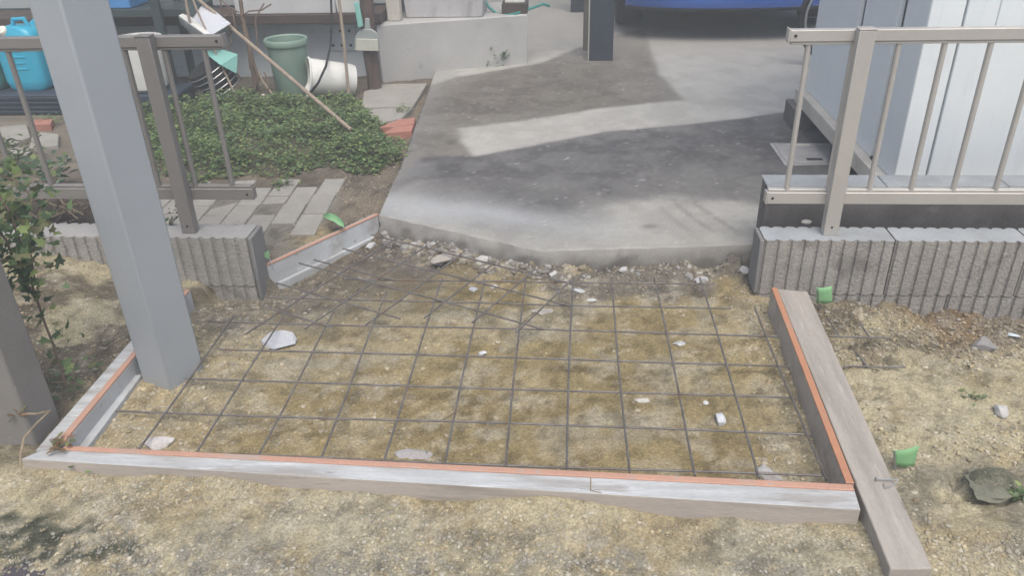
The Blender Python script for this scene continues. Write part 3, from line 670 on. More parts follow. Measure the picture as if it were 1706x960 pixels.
chunks = [
 (466, 571, 26, 15, .030, (.44, .455, .48), 'largest pale grey concrete lump lying on the left half of the rebar grid'),
 (802, 592, 9, 6, .010, (.58, .60, .62), 'small white stone near the middle of the rebar grid'),
 (1131, 573, 13, 5, .008, (.54, .55, .54), 'thin white chip in the right half of the grid, nearest the plank end'),
 (1200, 703, 14, 11, .014, (.54, .56, .58), 'white wedge-shaped chip in the right front part of the rebar grid'),
 (1175, 671, 6, 5, .006, (.68, .70, .70), 'tiny white stone above the white wedge-shaped chip'),
 (1070, 667, 12, 6, .006, (.58, .56, .52), 'flat pale chip between two bars right of the grid centre'),
 (1283, 793, 24, 11, .016, (.43, .42, .41), 'flat grey concrete piece against the front board near the brown plank'),
 (265, 741, 26, 9, .012, (.50, .48, .47), 'flat grey concrete piece against the front board near its left end'),
 (1172, 468, 17, 10, .020, (.50, .50, .50), 'grey concrete lump under the far right end of the bars'),
 (965, 486, 13, 5, .008, (.58, .59, .60), 'pale sliver lying under the bars behind the grid centre'),
 (985, 502, 9, 4, .006, (.52, .52, .51), 'small pale chip just in front of the pale sliver'),
 (923, 457, 8, 6, .012, (.50, .49, .47), 'upright grey stone below the bend of the concrete drive edge'),
 (1010, 449, 8, 5, .010, (.46, .45, .44), 'left of two grey stones under the drive edge'),
 (1041, 451, 9, 6, .010, (.46, .45, .44), 'right of two grey stones under the drive edge'),
 (731, 430, 20, 11, .011, (.36, .335, .30), 'brownish broken slab piece below the broken drive edge'),
 (728, 440, 12, 5, .008, (.60, .60, .60), 'white chip touching the brownish broken slab piece'),
 (617, 409, 9, 7, .014, (.53, .53, .53), 'grey stone at the foot of the slanting board near the drive corner'),
 (789, 484, 8, 5, .008, (.55, .56, .57), 'white chip where the two rebar grids overlap, left one'),
 (822, 479, 9, 4, .007, (.55, .55, .55), 'white chip where the two rebar grids overlap, right one'),
 (690, 760, 34, 9, .009, (.36, .35, .345), 'flat grey mortar patch against the front board left of its middle'),
 (905, 520, 20, 8, .006, (.47, .44, .38), 'pale crusty flake lying behind the grid centre'),
 (1664, 689, 13, 8, .016, (.46, .45, .43), 'smooth grey stone alone on the soil at the right edge'),
 (1638, 578, 20, 12, .026, (.25, .24, .235), 'dark grey clod on the soil in front of the right wall'),
 (1640, 806, 34, 21, .009, (.175, .175, .13), 'mossy round lump in a hollow of the soil right of the green tape flag'),
 (664, 392, 12, 6, .014, (.42, .41, .40), 'white grey rubble piece just below the left corner of the drive'),
 (684, 400, 9, 6, .012, (.44, .43, .42), 'second white rubble piece from the left corner of the drive'),
 (706, 404, 11, 6, .014, (.40, .39, .37), 'third white rubble piece from the left corner of the drive'),
 (808, 433, 15, 6, .016, (.46, .45, .43), 'grey rubble piece halfway along the broken drive edge'),
 (856, 436, 16, 6, .014, (.46, .45, .44), 'grey rubble piece just left of the bend of the drive edge'),
 (1236, 452, 12, 7, .012, (.42, .41, .39), 'grey stone by the left end of the right block wall'),
 (1690, 680-120, 10, 5, .008, (.55, .62, .66), 'pale blue scrap lying at the foot of the right wall'),
]
for i, (px, py, rx, ry, sz, col, lab) in enumerate(chunks):
    p = pitz(px, py); k = np.linalg.norm(p-CPOS)/FPX
    mb = rock(p-np.array([0, 0, (.3 if i != 23 else .75)*sz]), rx*k*1.1, ry*k*1.6, sz*1.35, col, 40+i, 3 if i == 23 else 2, .75 if i == 23 else .6)
    solo('concrete_chunk' if i not in (1, 4, 21, 22, 23) else 'stone', mb, MT['stone_attr'], lab, 'rubble' if i not in (1, 4, 21, 22, 23) else 'stone', 'loose stones and concrete rubble', ang=12 if i == 0 else 30)

def gravel(n, sampler, smin, smax, cols, name, label):
    base = np.array([(0, 0, 1), (.894, 0, .447), (.276, .851, .447), (-.724, .526, .447), (-.724, -.526, .447), (.276, -.851, .447), (.724, .526, -.447), (-.276, .851, -.447), (-.894, 0, -.447), (-.276, -.851, -.447), (.724, -.526, -.447), (0, 0, -1)])
    bf = np.array([(0, 1, 2), (0, 2, 3), (0, 3, 4), (0, 4, 5), (0, 5, 1), (1, 6, 2), (2, 7, 3), (3, 8, 4), (4, 9, 5), (5, 10, 1), (6, 7, 2), (7, 8, 3), (8, 9, 4), (9, 10, 5), (10, 6, 1), (11, 7, 6), (11, 8, 7), (11, 9, 8), (11, 10, 9), (11, 6, 10)])
    x, y = sampler(n); n = len(x); z = height(x, y)
    s = smin+(smax-smin)*RNG.random(n)**2.6
    R3 = base[None]*(1+.55*(RNG.random((n, 12, 1))-.5)); sc = s[:, None]*(.6+.8*RNG.random((n, 3))); sc[:, 2] *= .75
    a = RNG.random(n)*6.28; P = R3*sc[:, None, :]
    X = P[..., 0]*np.cos(a)[:, None]-P[..., 1]*np.sin(a)[:, None]; Yy = P[..., 0]*np.sin(a)[:, None]+P[..., 1]*np.cos(a)[:, None]
    V = np.stack([X+x[:, None], Yy+y[:, None], P[..., 2]+(z+s*.1)[:, None]], -1).reshape(-1, 3)
    F = (bf[None]+12*np.arange(n)[:, None, None]).reshape(-1, 3)
    local = soil_color(x, y); own = np.array(cols)[RNG.integers(0, len(cols), n)]
    c = local*.62+own*.38; c = c*(.8+.45*RNG.random((n, 1)))
    c = np.repeat(c, 12, 0)
    return fast_obj(name, V, F, MT['stone_attr'], c, smooth=False, kind='stuff', label=label, category='gravel')
def samp(box, dens):
    def f(n):
        xs_, ys_ = [], []; tot = 0
        for _ in range(60):
            x = box[0]+(box[1]-box[0])*RNG.random(n*3); y = box[2]+(box[3]-box[2])*RNG.random(n*3)
            k = RNG.random(n*3) < dens(x, y); xs_.append(x[k]); ys_.append(y[k]); tot += k.sum()
            if tot >= n: break
        return np.concatenate(xs_)[:n], np.concatenate(ys_)[:n]
    return f
cols = [(.5, .43, .30), (.44, .37, .25), (.40, .38, .34), (.52, .50, .45), (.30, .28, .24), (.36, .27, .15)]
def d_pit(x, y):
    n = fbm(x, y, 6, 4, 301)
    d = sig(-.93-x+.3*(n-.5), .04)*.9+sig(x-.53+.25*(n-.5), .03)*.9+sig(y-slab_front(x)+.16, .03)*.8+sig(n-.60, .02)*.22+.008
    return d*(x > -1.25)*(x < .655)*(y > yF(x)+.06)*(y < slab_front(x)-.012)*(sdpoly(x, y, [(-1.5, 2.35), (-1.1, 2.48), (-.76, 2.86), (-.6, 3.2), (-1.5, 3.2)]) < 0)
gravel(6500, samp((-1.25, .66, 1.4, 2.9), d_pit), .0012, .0075, cols, 'gravel', 'fine tan and grey gravel scattered over the soil inside the formwork')
def d_front(x, y):
    n = fbm(x, y, 5, 4, 311)
    d = .05+np.exp(-((y-yF(x)+.045)/.03)**2)*.5+sig(1.19-y+.1*(n-.5), .03)*.8+sig(n-.60, .015)*.6
    return d*(y < yF(x)-.004)*((x < .63) | (x > .75))
gravel(24000, samp((-1.4, 1.2, .98, 1.42), d_front), .0009, .0052, cols, 'gravel', 'loose tan gravel and grit on the soil in front of the front board')
def d_right(x, y):
    n = fbm(x, y, 5, 4, 321)
    return (.05+sig(y-1.98+.5*(n-.5), .05)*.9+sig(n-.59, .02)*.6+np.exp(-((x-.79)/.03)**2)*.5)*(x > .765)*(y < 2.395)
gravel(11000, samp((.76, 1.75, 1.1, 2.4), d_right), .001, .0065, cols, 'gravel', 'coarse tan and brown gravel on the soil right of the plank')
def d_edge(x, y):
    yf = slab_front(x)
    return np.exp(-((yf-.05-y)/.045)**2)*(x > -.74)*(x < .6)*(sig(-.12-x, .06)+.05)*(y < yf-.014)
gravel(720, samp((-.76, .62, 2.4, 2.88), d_edge), .004, .018, [(.50, .50, .50), (.56, .57, .58), (.40, .39, .37), (.28, .26, .23), (.22, .20, .18), (.36, .31, .22)], 'gravel', 'crumbled concrete rubble along the broken edge of the drive')
def d_left(x, y):
    n = fbm(x, y, 5, 4, 331)
    return (.15+sig(n-.5, .03)*.8)*(x < -1.33)*((x < -1.53) | (y > 1.68))
gravel(2600, samp((-2.1, -1.33, 1.42, 2.41), d_left), .0015, .007, cols, 'gravel', 'crumbly gravelly soil on the bank behind the short gate post')
def d_gard(x, y):
    n = fbm(x, y, 5, 4, 341)
    return (.2+sig(n-.5, .03)*.8)*(x < slab_left(y)-.01)*(sdpoly(x, y, [(-1.12, 2.56), (-.79, 2.92), (-.7, 3.6), (-1.1, 3.6), (-1.12, 2.6)]) > 0)
gravel(900, samp((-1.2, -.75, 2.4, 3.6), d_gard), .0015, .006, cols, 'gravel', 'dark gravelly dirt between the pavers and the drive edge')

# ------------------------------------------------------------------ paving behind the left wall
pav = bpy.data.objects.new('paving', None); COL.objects.link(pav); pav['kind'] = 'structure'; pav.location = (-1.5, 2.9, .06); ORG['paving'] = Vector((-1.5, 2.9, .06))
pm = [mesh_of('paver', MB().box(-.0483, .0483, -.0992, .0992, -.05, .012), MT['paver'], (0, 0, 0)) for _ in range(1)][0]
th = math.radians(3.0); k = 0
inside = PX([(250, 322), (300, 302), (350, 314), (430, 306), (470, 300), (566, 316), (538, 379), (440, 388), (430, 395), (255, 395)], .07)
inside[-2:] = [np.array([-1.13, 2.54]), np.array([-1.86, 2.56])]; inside = [np.array([-1.9, 3.2])]+inside
for i in range(-18, 8):
    for j in range(-4, 6):
        u = i*.103; v = j*.207+(.1035 if i % 2 else 0)
        x = -1.0-.052+u*math.cos(th)-v*math.sin(th); yy = 2.86+u*math.sin(th)+v*math.cos(th)
        if sdpoly(np.array([x]), np.array([yy]), inside)[0] < -.03 or yy < 2.56 or x > -.98: continue
        o = bpy.data.objects.new('paver', pm); COL.objects.link(o); o.parent = pav; k += 1
        o.location = (x+1.5, yy-2.9, random.uniform(-.004, .004)-.002*(j)); o.rotation_euler = (random.uniform(-.015, .015), random.uniform(-.015, .015), th+random.uniform(-.012, .012)); bevel(o, .004)
# mortar lump beside the pavers
# broken concrete path and clay bricks by the drive
t = thing('garden_path', 'grey concrete slabs of the path between the step and the leafy bed', 'path', (-1.2, 4.5, .05))
for P in ([(602, 178), (688, 176), (712, 138), (640, 139), (606, 152)], [(628, 204), (668, 196), (688, 178), (606, 181)]):
    pp = PX(P, .085); part('path_slab', MB().prism([tuple(p) for p in pp], .0, .085), MT['paver'], t, .006)
for i, (P, lab) in enumerate([([(640, 222), (686, 218), (689, 208), (655, 212)], 'front terracotta brick lying at the drive edge'), ([(632, 212), (655, 211), (690, 206), (692, 196), (664, 199)], 'second terracotta brick lying at the drive edge, behind the front one'), ([(48, 207), (84, 207), (88, 198), (58, 198)], 'terracotta brick on the soil below the black trough')]):
    pp = PX(P, .095); c = sum(pp)/len(pp)
    solo('clay_brick', MB().prism([tuple(p) for p in pp], .03, .098), MT['brick'], lab, 'brick', 'terracotta bricks', bev=.004)
t = thing('rubble_slab', 'flat broken grey stones on the soil behind the left fence', 'broken paving', G(60, 235, .06))
for P in ([(-40, 212), (44, 205), (50, 225), (20, 238), (-40, 245)], [(52, 228), (62, 218), (98, 222), (96, 240), (48, 246)], [(10, 242), (48, 246), (52, 256), (8, 258)]):
    pp = PX(P, .085); part('broken_slab', MB().prism([tuple(p) for p in pp], .02, .085+random.uniform(-.005, .008)), MT['paver'], t, .006)

# ------------------------------------------------------------------ plants
def leaf_mesh(n, pts, size, greens, tilt=.9):
    base = np.array([(0, 0, 0), (.30, .32, .06), (.22, .72, .05), (0, 1, -.08), (-.22, .72, .05), (-.30, .32, .06), (0, .5, -.05)])
    tri = np.array([(0, 1, 6), (1, 2, 6), (2, 3, 6), (3, 4, 6), (4, 5, 6), (5, 0, 6)])
    n = len(pts); s = size[0]+(size[1]-size[0])*RNG.random(n); a = RNG.random(n)*6.28; b = (RNG.random(n)-.35)*tilt; r = (RNG.random(n)-.5)*1.0
    P = base[None]*s[:, None, None]
    x, y, z = P[..., 0], P[..., 1], P[..., 2]
    cr, sr = np.cos(r)[:, None], np.sin(r)[:, None]; x, z = x*cr+z*sr, -x*sr+z*cr
    cb, sb = np.cos(b)[:, None], np.sin(b)[:, None]; y, z = y*cb-z*sb, y*sb+z*cb
    ca, sa = np.cos(a)[:, None], np.sin(a)[:, None]; x, y = x*ca-y*sa, x*sa+y*ca
    V = np.stack([x, y, z], -1)+pts[:, None]
    F = (tri[None]+7*np.arange(n)[:, None, None]).reshape(-1, 3)
    c = np.array(greens)[RNG.integers(0, len(greens), n)]*(.78+.5*RNG.random((n, 1)))
    return V.reshape(-1, 3), F, np.repeat(c, 7, 0)
bed = PX([(225, 180), (300, 186), (430, 168), (520, 168), (604, 172), (636, 205), (655, 232), (672, 236), (660, 262), (636, 292), (590, 286), (548, 276), (500, 288), (470, 296), (420, 292), (360, 304), (280, 300), (240, 290)], .06)
bx = np.array(bed)
def bed_pts(n):
    o = []
    while sum(map(len, o)) < n:
        x = bx[:, 0].min()+(np.ptp(bx[:, 0]))*RNG.random(n*2); y = bx[:, 1].min()+np.ptp(bx[:, 1])*RNG.random(n*2)
        d = sdpoly(x, y, bed)+.10*(fbm(x, y, 7, 3, 401)-.5); k = (d > 0)
        x, y, d = x[k], y[k], d[k]
        hgt = (.04+.09*sig(fbm(x, y, 5, 3, 411)-.48, .08))*np.clip(d/.10, .15, 1)*np.clip(1.9-(y-3.3)*.75, .45, 1)
        z = .06+hgt*(RNG.random(len(x))**.6)
        kk = RNG.random(len(x)) < .35+.65*sig(fbm(x, y, 9, 3, 421)-.40, .03)
        o.append(np.stack([x, y, z], -1)[kk])
    return np.concatenate(o)[:n]
greens = [(.15, .225, .095), (.12, .19, .085), (.18, .255, .10), (.24, .295, .11), (.095, .15, .07), (.155, .20, .11)]
V, F, c = leaf_mesh(0, bed_pts(17000), (.012, .028), greens)
st = bed_pts(900)
fast_obj('ground_cover', V, F, MT['leaf_attr'], c, kind='stuff', label='dense low bed of small green leaves behind the left fence', category='ground cover')
lf = Vector(G(318, 184, .2)); 
# bits of weed on the pavers and along edges
def tuft(px, py, z, n, rad, hh, label, greens=greens, size=(.012, .026), name='weed', xmax=9):
    p = G(px, py, z); t = thing(name, label, 'weed', p)
    pts = np.stack([p[0]+rad*RNG.normal(size=n)*.5, p[1]+rad*RNG.normal(size=n)*.5, z+hh*RNG.random(n)], -1)
    pts = pts[pts[:, 0] < xmax]; n = len(pts)
    V, F, c = leaf_mesh(n, pts, size, greens)
    o = fast_obj('foliage', V-np.array(p), F, MT['leaf_attr'], c); o.parent = t
    mb = MB()
    for _ in range(max(3, n//12)):
        e = pts[random.randrange(n)]; mb.tube([(p[0]+random.uniform(-.3, .3)*rad, p[1], z-.005), (p[0]*.4+e[0]*.6, p[1]*.4+e[1]*.6, z+hh*.4), e], .0013, 5)
    part('stem', mb, MT['twig'], t)
tuft(470, 308, .068, 60, .05, .03, 'small clump of weeds growing between the pavers below the leafy bed')
tuft(330, 304, .068, 90, .07, .05, 'green weeds at the paver edge behind the left fence post')
tuft(672, 184, .088, 40, .05, .03, 'small weeds along the drive edge beside the concrete path', size=(.01, .02))
tuft(655, 268, .06, 160, .08, .08, 'spreading weeds at the right end of the leafy bed against the drive')
tuft(285, 372, .215, 26, .028, .06, 'small dark leafed seedling growing on top of the left wall beside the post', size=(.012, .022), greens=[(.07, .12, .05), (.10, .10, .05)])
tuft(1618, 664, .05, 14, .02, .015, 'tiny green sprout on the soil at the right edge', size=(.01, .02))
tuft(130, 778, .06, 26, .03, .03, 'green weed at the left end of the front board', size=(.012, .03))
tuft(80, 205, .07, 60, .08, .05, 'weeds beside the terracotta brick below the black trough')
tuft(22, 270, .10, 120, .14, .10, 'leafy weeds on the bank at the left edge behind the fence', size=(.02, .05), greens=[(.10, .14, .06), (.13, .16, .08), (.08, .12, .06)])
tuft(85, 300, .16, 90, .10, .10, 'grey green creeping plant on the bank behind the left fence', size=(.025, .05), greens=[(.12, .19, .13), (.17, .24, .17), (.2, .25, .1), (.07, .11, .07)])
tuft(150, 640, .09, 90, .16, .03, 'low ivy leaves creeping over the dark bank beside the short gate post', size=(.014, .030), greens=[(.08, .12, .06), (.11, .16, .07), (.15, .17, .08)], xmax=-1.34)
tuft(1690, 830, .05, 30, .03, .025, 'small green weed at the right edge below the grey stone', size=(.01, .022))
# weed against the step
p = G(828, 108, .1); t = thing('weed', 'thin upright weed with small leaf heads growing at the foot of the concrete step', 'weed', p)
mb = MB(); pts = []
for (a, b) in [(818, 78), (842, 88), (822, 92), (835, 94), (812, 100)]:
    e = Y(a, b, p[1]-.02); mb.tube([p, p*.5+e*.5+np.array([.01, 0, .0]), e], .002, 5)
    for _ in range(14): pts.append(e+RNG.normal(size=3)*.012)
for _ in range(50): pts.append(p+RNG.normal(size=3)*np.array([.03, .02, .012])+np.array([0, 0, .012]))
part('stem', mb, MT['stem'], t)
V, F, c = leaf_mesh(0, np.array(pts), (.014, .03), [(.14, .22, .12), (.17, .25, .13), (.12, .18, .10)])
o = fast_obj('foliage', V-np.array(p), F, MT['leaf_attr'], c); o.parent = t

# ivy over the gate post, each leaf its own piece
def ivy_leaf_mesh(name, col):
    ang = np.radians([-90, -45, -20, 10, 38, 62, 90, 118, 142, 170, 200, 225]); rad = np.array([.12, .75, .5, .85, .5, .62, 1.15, .62, .5, .85, .5, .75])
    vs = [(0, 0, .02)]+[(r*math.cos(a), r*math.sin(a)+.3, -.10*r*r+.03*math.sin(5*a)) for a, r in zip(ang, rad)]
    mb = MB().add([(v[0], v[1], v[2]) for v in vs], [(0, i, i % 12+1) for i in range(1, 13)], col=col)
    return mesh_of(name, mb, MT['leaf_attr'], (0, 0, 0), 60)
ivm = [ivy_leaf_mesh('leaf', c) for c in [(.10, .165, .075), (.13, .20, .09), (.20, .26, .10), (.075, .12, .065), (.17, .17, .09)]]
t = thing('ivy', 'ivy trailing over the short gate post and down the bank behind it', 'ivy', (-1.4, 1.7, .3))
stems = [[Y(-20, 300, 1.75), Y(15, 350, 1.72), Y(40, 420, 1.72), Y(55, 480, 1.72), Y(75, 540, 1.72), Y(95, 590, 1.70), Y(112, 650, 1.68)],
         [Y(-25, 360, 1.66), Y(10, 400, 1.68), Y(30, 450, 1.7), Y(60, 500, 1.74)], [Y(20, 330, 1.9), Y(45, 380, 1.86), Y(50, 420, 1.8), Y(58, 470, 1.75)],
         [Y(-15, 440, 1.6), Y(15, 430, 1.66), Y(50, 440, 1.72), Y(60, 425, 1.8)],
         [Y(-25, 285, 2.0), Y(25, 300, 1.96), Y(60, 335, 1.9)], [Y(-15, 335, 1.82), Y(28, 360, 1.8), Y(52, 405, 1.76)]]
mb = MB()
for s_ in stems: mb.tube(s_, .003, 6)
part('vine_stem', mb, MT['stem'], t)
iv0 = []
for s_, n in zip(stems, (90, 90, 80, 30, 70, 80)):
    s_ = [np.array(p) for p in s_]
    for _ in range(n):
        u = random.random()**1.35*(len(s_)-1); i = min(int(u), len(s_)-2); p = s_[i]*(1-u+i)+s_[i+1]*(u-i)
        p = p+np.array([random.gauss(0, .034), random.gauss(0, .02), random.gauss(0, .026)])
        if p[1] < 1.64 and p[0] < -1.33 and p[2] < .63: p[1] = 1.64+random.random()*.05
        o = bpy.data.objects.new('leaf', random.choice(ivm)); COL.objects.link(o); o.parent = t
        o.location = Vector(p)-ORG[t.name]; s = random.uniform(.011, .024); o.scale = (s, s, s)
        o.rotation_euler = (random.uniform(-.2, 1.3), random.uniform(-.5, .5), random.uniform(-2.2, 2.2))
# dry runner over the gate post foot
t = thing('dry_runner', 'dry yellow runner trailing from the gate post foot over the front board corner', 'dry stem', G(40, 745, .1))
part('stem', MB().tube([Y(28, 690, 1.50), Y(60, 690, 1.50), Y(84, 685, 1.52), Y(62, 705, 1.46), Y(40, 730, 1.40), Y(34, 760, 1.37), Y(36, 792, 1.345)], .0028, 6), MT['twig'], t)
pts = np.array([Y(28+random.uniform(-6, 6), 690+random.uniform(-6, 6), 1.49) for _ in range(7)]+[G(98+random.uniform(-16, 18), 742+random.uniform(-12, 10), .112) for _ in range(26)])
V, F, c = leaf_mesh(0, pts, (.012, .024), [(.24, .15, .09), (.19, .13, .07), (.16, .17, .07)])
o = fast_obj('dry_leaves', V-np.array(ORG[t.name]), F, MT['leaf_attr'], c); o.parent = t
# heap of dead vines on the left wall
t = thing('dead_vines', 'tangle of dry leafless vines lying behind the left wall near the edge', 'dead vines', G(95, 360, .21))
r = random.Random(5)
def px3(l, y0=2.62): return [Y(a, b, y0+(c if c else 0)) for a, b, c in l]
L = [px3([(30, 345, 0), (60, 324, .02)]), px3([(60, 326, .0), (47, 340, -.02), (50, 355, -.03), (70, 368, -.03), (95, 358, .0), (110, 352, .03), (135, 354, .05)]), px3([(66, 330, .04), (90, 342, .02), (105, 345, .02), (130, 365, .0)]), px3([(75, 368, -.03), (92, 370, -.02), (103, 360, 0)]), px3([(0, 358, 0), (35, 354, 0), (55, 360, -.02)]), px3([(85, 312, .05), (105, 338, .03), (120, 348, .02), (140, 358, .0)]), px3([(20, 310, .1), (70, 312, .1), (120, 318, .08), (150, 330, .05)]), px3([(110, 370, -.05), (95, 395, -.12), (86, 417, -.2)])]
for _ in range(46):
    a, b = r.gauss(112, 22), r.gauss(345, 11); q = r.uniform(0, 6.3); l = r.uniform(8, 26); yy = r.uniform(-.04, .12)
    L.append(px3([(a, b, yy), (a+l*.5*math.cos(q)+r.uniform(-4, 4), b+l*.4*math.sin(q)-3, yy+r.uniform(-.03, .03)), (a+l*math.cos(q), b+l*.7*math.sin(q), yy+r.uniform(-.05, .05))]))
for i, l in enumerate(L):
    part('vine', MB().tube(l, .0035 if i < 8 else r.uniform(.0012, .0026), 6), MT['twig'] if i % 3 else MT['stem'], t)

# loose straws
for i, (pp, lab) in enumerate([([(968, 490), (985, 483), (999, 480)], 'pale straw lying on the soil behind the rebar grid centre'), ([(1064, 834), (1080, 825), (1098, 820)], 'pale straw against the gravel in front of the front board'), ([(978, 775), (984, 787), (984, 818), (1002, 822)], 'dry grass stalk hanging over the front board'), ([(1655, 810), (1662, 806), (1668, 800), (1682, 800)], 'curled straw beside the mossy lump'), ([(736, 700), (752, 690), (764, 684)], 'thin straw lying near the middle of the front row of the grid'), ([(905, 512), (880, 528), (862, 545)], 'long straw under the crossing bars behind the grid centre')]):
    solo('straw', MB().tube([G(a, b, hz(*G(a, b, .03)[:2])+(.006 if i != 2 else .1)) for a, b in pp], .0016, 5), MT['twig'], lab, 'straw', 'loose straws')

# ------------------------------------------------------------------ the shed
t = thing('storage_shed', 'white steel storage shed raised on a cream base frame behind the right fence', 'shed', (2.3, 3.5, .1))
xw, yw, x2, y2, zb, ztop = 1.178, 2.842, 3.6, 4.08, .266, 2.2
edges = [yw, 3.10, 3.52, y2]
# left wall: flat panels separated by recessed grey channels
for i in range(3):
    a, b = edges[i]+.002, edges[i+1]-.062
    if i == 2: b = edges[i+1]
    part('wall_panel', MB().box(xw, xw+.02, a, b, zb, ztop), MT['shed'], t, .003)
    if i < 2: part('channel', MB().box(xw+.022, xw+.044, b+.001, edges[i+1]+.001, zb, ztop), MT['grey_steel'], t, .002)
    if i < 2: part('clip', MB().box(xw-.006, xw+.012, edges[i+1]-.05, edges[i+1]-.012, zb+.001, zb+.010), MT['black'], t, .002)
xx = xw+.001; k = 0
wd = [.115, .105, .34, .07, .07, .34, .07, .34, .07, .34, .07, .34]
for w_ in wd:
    if xx > x2: break
    part('front_panel', MB().box(xx, xx+w_-.0035, yw-.001-(.006 if k % 2 else 0), yw+.02, zb+.002, ztop), MT['shed'], t, .0035); xx += w_; k += 1
part('back_wall', MB().box(xw, x2, y2+.001, y2+.02, zb, ztop), MT['shed'], t)
part('right_wall', MB().box(x2-.02, x2, yw+.021, y2, zb, ztop), MT['shed'], t)
part('roof', MB().box(xw-.06, x2+.06, yw-.10, y2+.08, ztop+.001, ztop+.07), MT['shed'], t, .01)
part('base_frame', MB().box(1.131, x2+.03, yw-.05, y2+.04, .205, .2655).box(1.131, 1.139, yw-.05, y2+.04, .266, .272), MT['cream'], t, .004)
for i, (a, b) in enumerate([(1.10, 3.97), (1.2, 2.95), (2.2, 3.97), (2.2, 2.95), (3.3, 3.97), (3.3, 2.95)]):
    part('support_block', MB().box(a, a+.1, b, b+.19, .09, .2045), MT['curb'], t, .006)

# drain cover
P = PX([(1282, 238), (1308, 275), (1385, 273), (1392, 238)], .104); c = sum(P)/4
t = thing('drain_cover', 'square grey drain cover with two slots set in the drive beside the shed', 'drain cover', (c[0], c[1], .1))
P = [P[1], P[2], P[3], P[0]]
part('frame', MB().prism([tuple(p) for p in P], .09, .1035), MT['cover'], t, .001)
cc = c; P2 = [cc+(p-cc)*.88 for p in P]
part('plate', MB().prism([tuple(p) for p in P2], .1, .108), MT['cover'], t, .002)
for (a, b) in ((1337, 241), (1357, 265)):
    p = G(a, b, .108); part('slot', MB().box(p[0]-.036, p[0]+.036, p[1]-.015, p[1]+.015, .1, .1095), MT['black'] if b > 250 else MT['cream'], t, .003)

# ------------------------------------------------------------------ step and things on it
A = np.array([-1.235, 5.12]); B = np.array([-.300, 5.42]); dn = np.array([-(B-A)[1], (B-A)[0]]); dn /= np.linalg.norm(dn)
q = [A, B, B+dn*.55, A+dn*.55]
t = thing('concrete_step', 'pale concrete step block beside the house at the back of the drive', 'step', (-.8, 5.4, .0))
part('block', MB().hexa([(*p, -.02) for p in q], [(*p, .418) for p in q]), MT['step'], t, .008)
q2 = [A-(B-A)*.001+dn*.05, A+(B-A)*.002+dn*.05, A+(B-A)*.002+dn*.45, A-(B-A)*.01+dn*.45]
def pot(label, x0, x1, y0, y1, z0, z1, fl, m):
    mb = MB(); b = [(x0, y0, z0), (x1, y0, z0), (x1, y1, z0), (x0, y1, z0)]; tq = [(x0-fl, y0-fl, z1), (x1+fl, y0-fl, z1), (x1+fl, y1+fl, z1), (x0-fl, y1+fl, z1)]
    mb.hexa(b, tq); del mb.f[1]; mb.mi.pop()
    i = .02; ti = [(x0-fl+i, y0-fl+i, z1), (x1+fl-i, y0-fl+i, z1), (x1+fl-i, y1+fl-i, z1), (x0-fl+i, y1+fl-i, z1)]
    mb.add(tq+ti, [(0, 1, 5, 4), (1, 2, 6, 5), (2, 3, 7, 6), (3, 0, 4, 7)])
    mb.add(ti+[(p[0], p[1], z1-.04) for p in ti], [(0, 1, 5, 4), (1, 2, 6, 5), (2, 3, 7, 6), (3, 0, 4, 7), (4, 5, 6, 7)])
    return mb
t = thing('stone_planter', 'large pale streaked stone planter standing on the concrete step', 'planter', (-.84, 5.5, .42))
part('tub', pot('', *(-1.085, -.585), 5.34, 5.66, .4195, .80, .03, None), MT['stone_pot'], t, .006)
part('soil_fill', MB().box(-1.08, -.59, 5.345, 5.655, .70, .72), MT['curb'], t)
t = thing('wooden_box', 'small dark brown box with a white lid on the right end of the step', 'box', (-.37, 5.52, .42))
c0 = Y(836, 27, 5.44); c1 = Y(880, 27, 5.44)
part('box_body', MB().box(c0[0], c1[0]-.005, 5.44, 5.60, .4195, .485), MT['darkbrown'], t, .004)
part('lid', MB().box(c0[0]+.02, c1[0]-.02, 5.45, 5.60, .4855, .60), MT['white_plastic'], t, .006)
solo('garden_hose', MB().tube([Y(808, 0, 5.55), Y(815, 12, 5.52), Y(828, 22, 5.5), Y(845, 25, 5.43), Y(860, 22, 5.42), Y(905, 6, 5.62), Y(915, 9, 5.66)], .009, 8), MT['green_can'], 'thin dark green hose looping over the step behind the brown box', 'hose')

# ------------------------------------------------------------------ house front and shelf
t = thing('house', 'house front with a pale plinth and dark brown ledge behind the garden clutter', 'house', (-3.5, 5.4, 0))
part('plinth', MB().box(-7, -1.18, 5.30, 5.42, -.1, .434), MT['plinth'], t, .003)
part('ledge', MB().box(-7, -1.20, 5.10, 5.40, .4345, .492), MT['darkbrown'], t, .004)
part('wall', MB().box(-7, -1.15, 5.43, 5.60, .4, 4.5), MT['house_wall'], t)
part('right_wall', MB().box(-1.149, -1.0, 5.95, 9, .4, 4.5), MT['house_wall'], t)
part('eave', MB().box(-7.2, -.9, 5.2, 9.2, 4.5, 4.62), MT['darkbrown'], t)
for i in range(9):
    part('siding_board', MB().box(-7, -1.16, 5.415, 5.4295, .5+i*.2, .5+i*.2+.192), MT['house_wall'], t, .004)
def gbox(label, x0, x1, z0, z1, y0, y1, m, name='planter_box', cat='planter', grp=None):
    t = thing(name, label, cat, ((x0+x1)/2, (y0+y1)/2, z0), grp)
    part('tub', pot('', x0, x1, y0, y1, z0, z1, .012, None), m, t, .006)
    part('soil_fill', MB().box(x0+.02, x1-.02, y0+.02, y1-.02, z1-.09, z1-.05), MT['curb'], t)
gbox('long white foam planter box on the brown ledge, the widest of the white boxes', Y(393, 20, 5.12)[0], Y(560, 20, 5.12)[0], .4925, .70, 5.12, 5.36, MT['foam'])
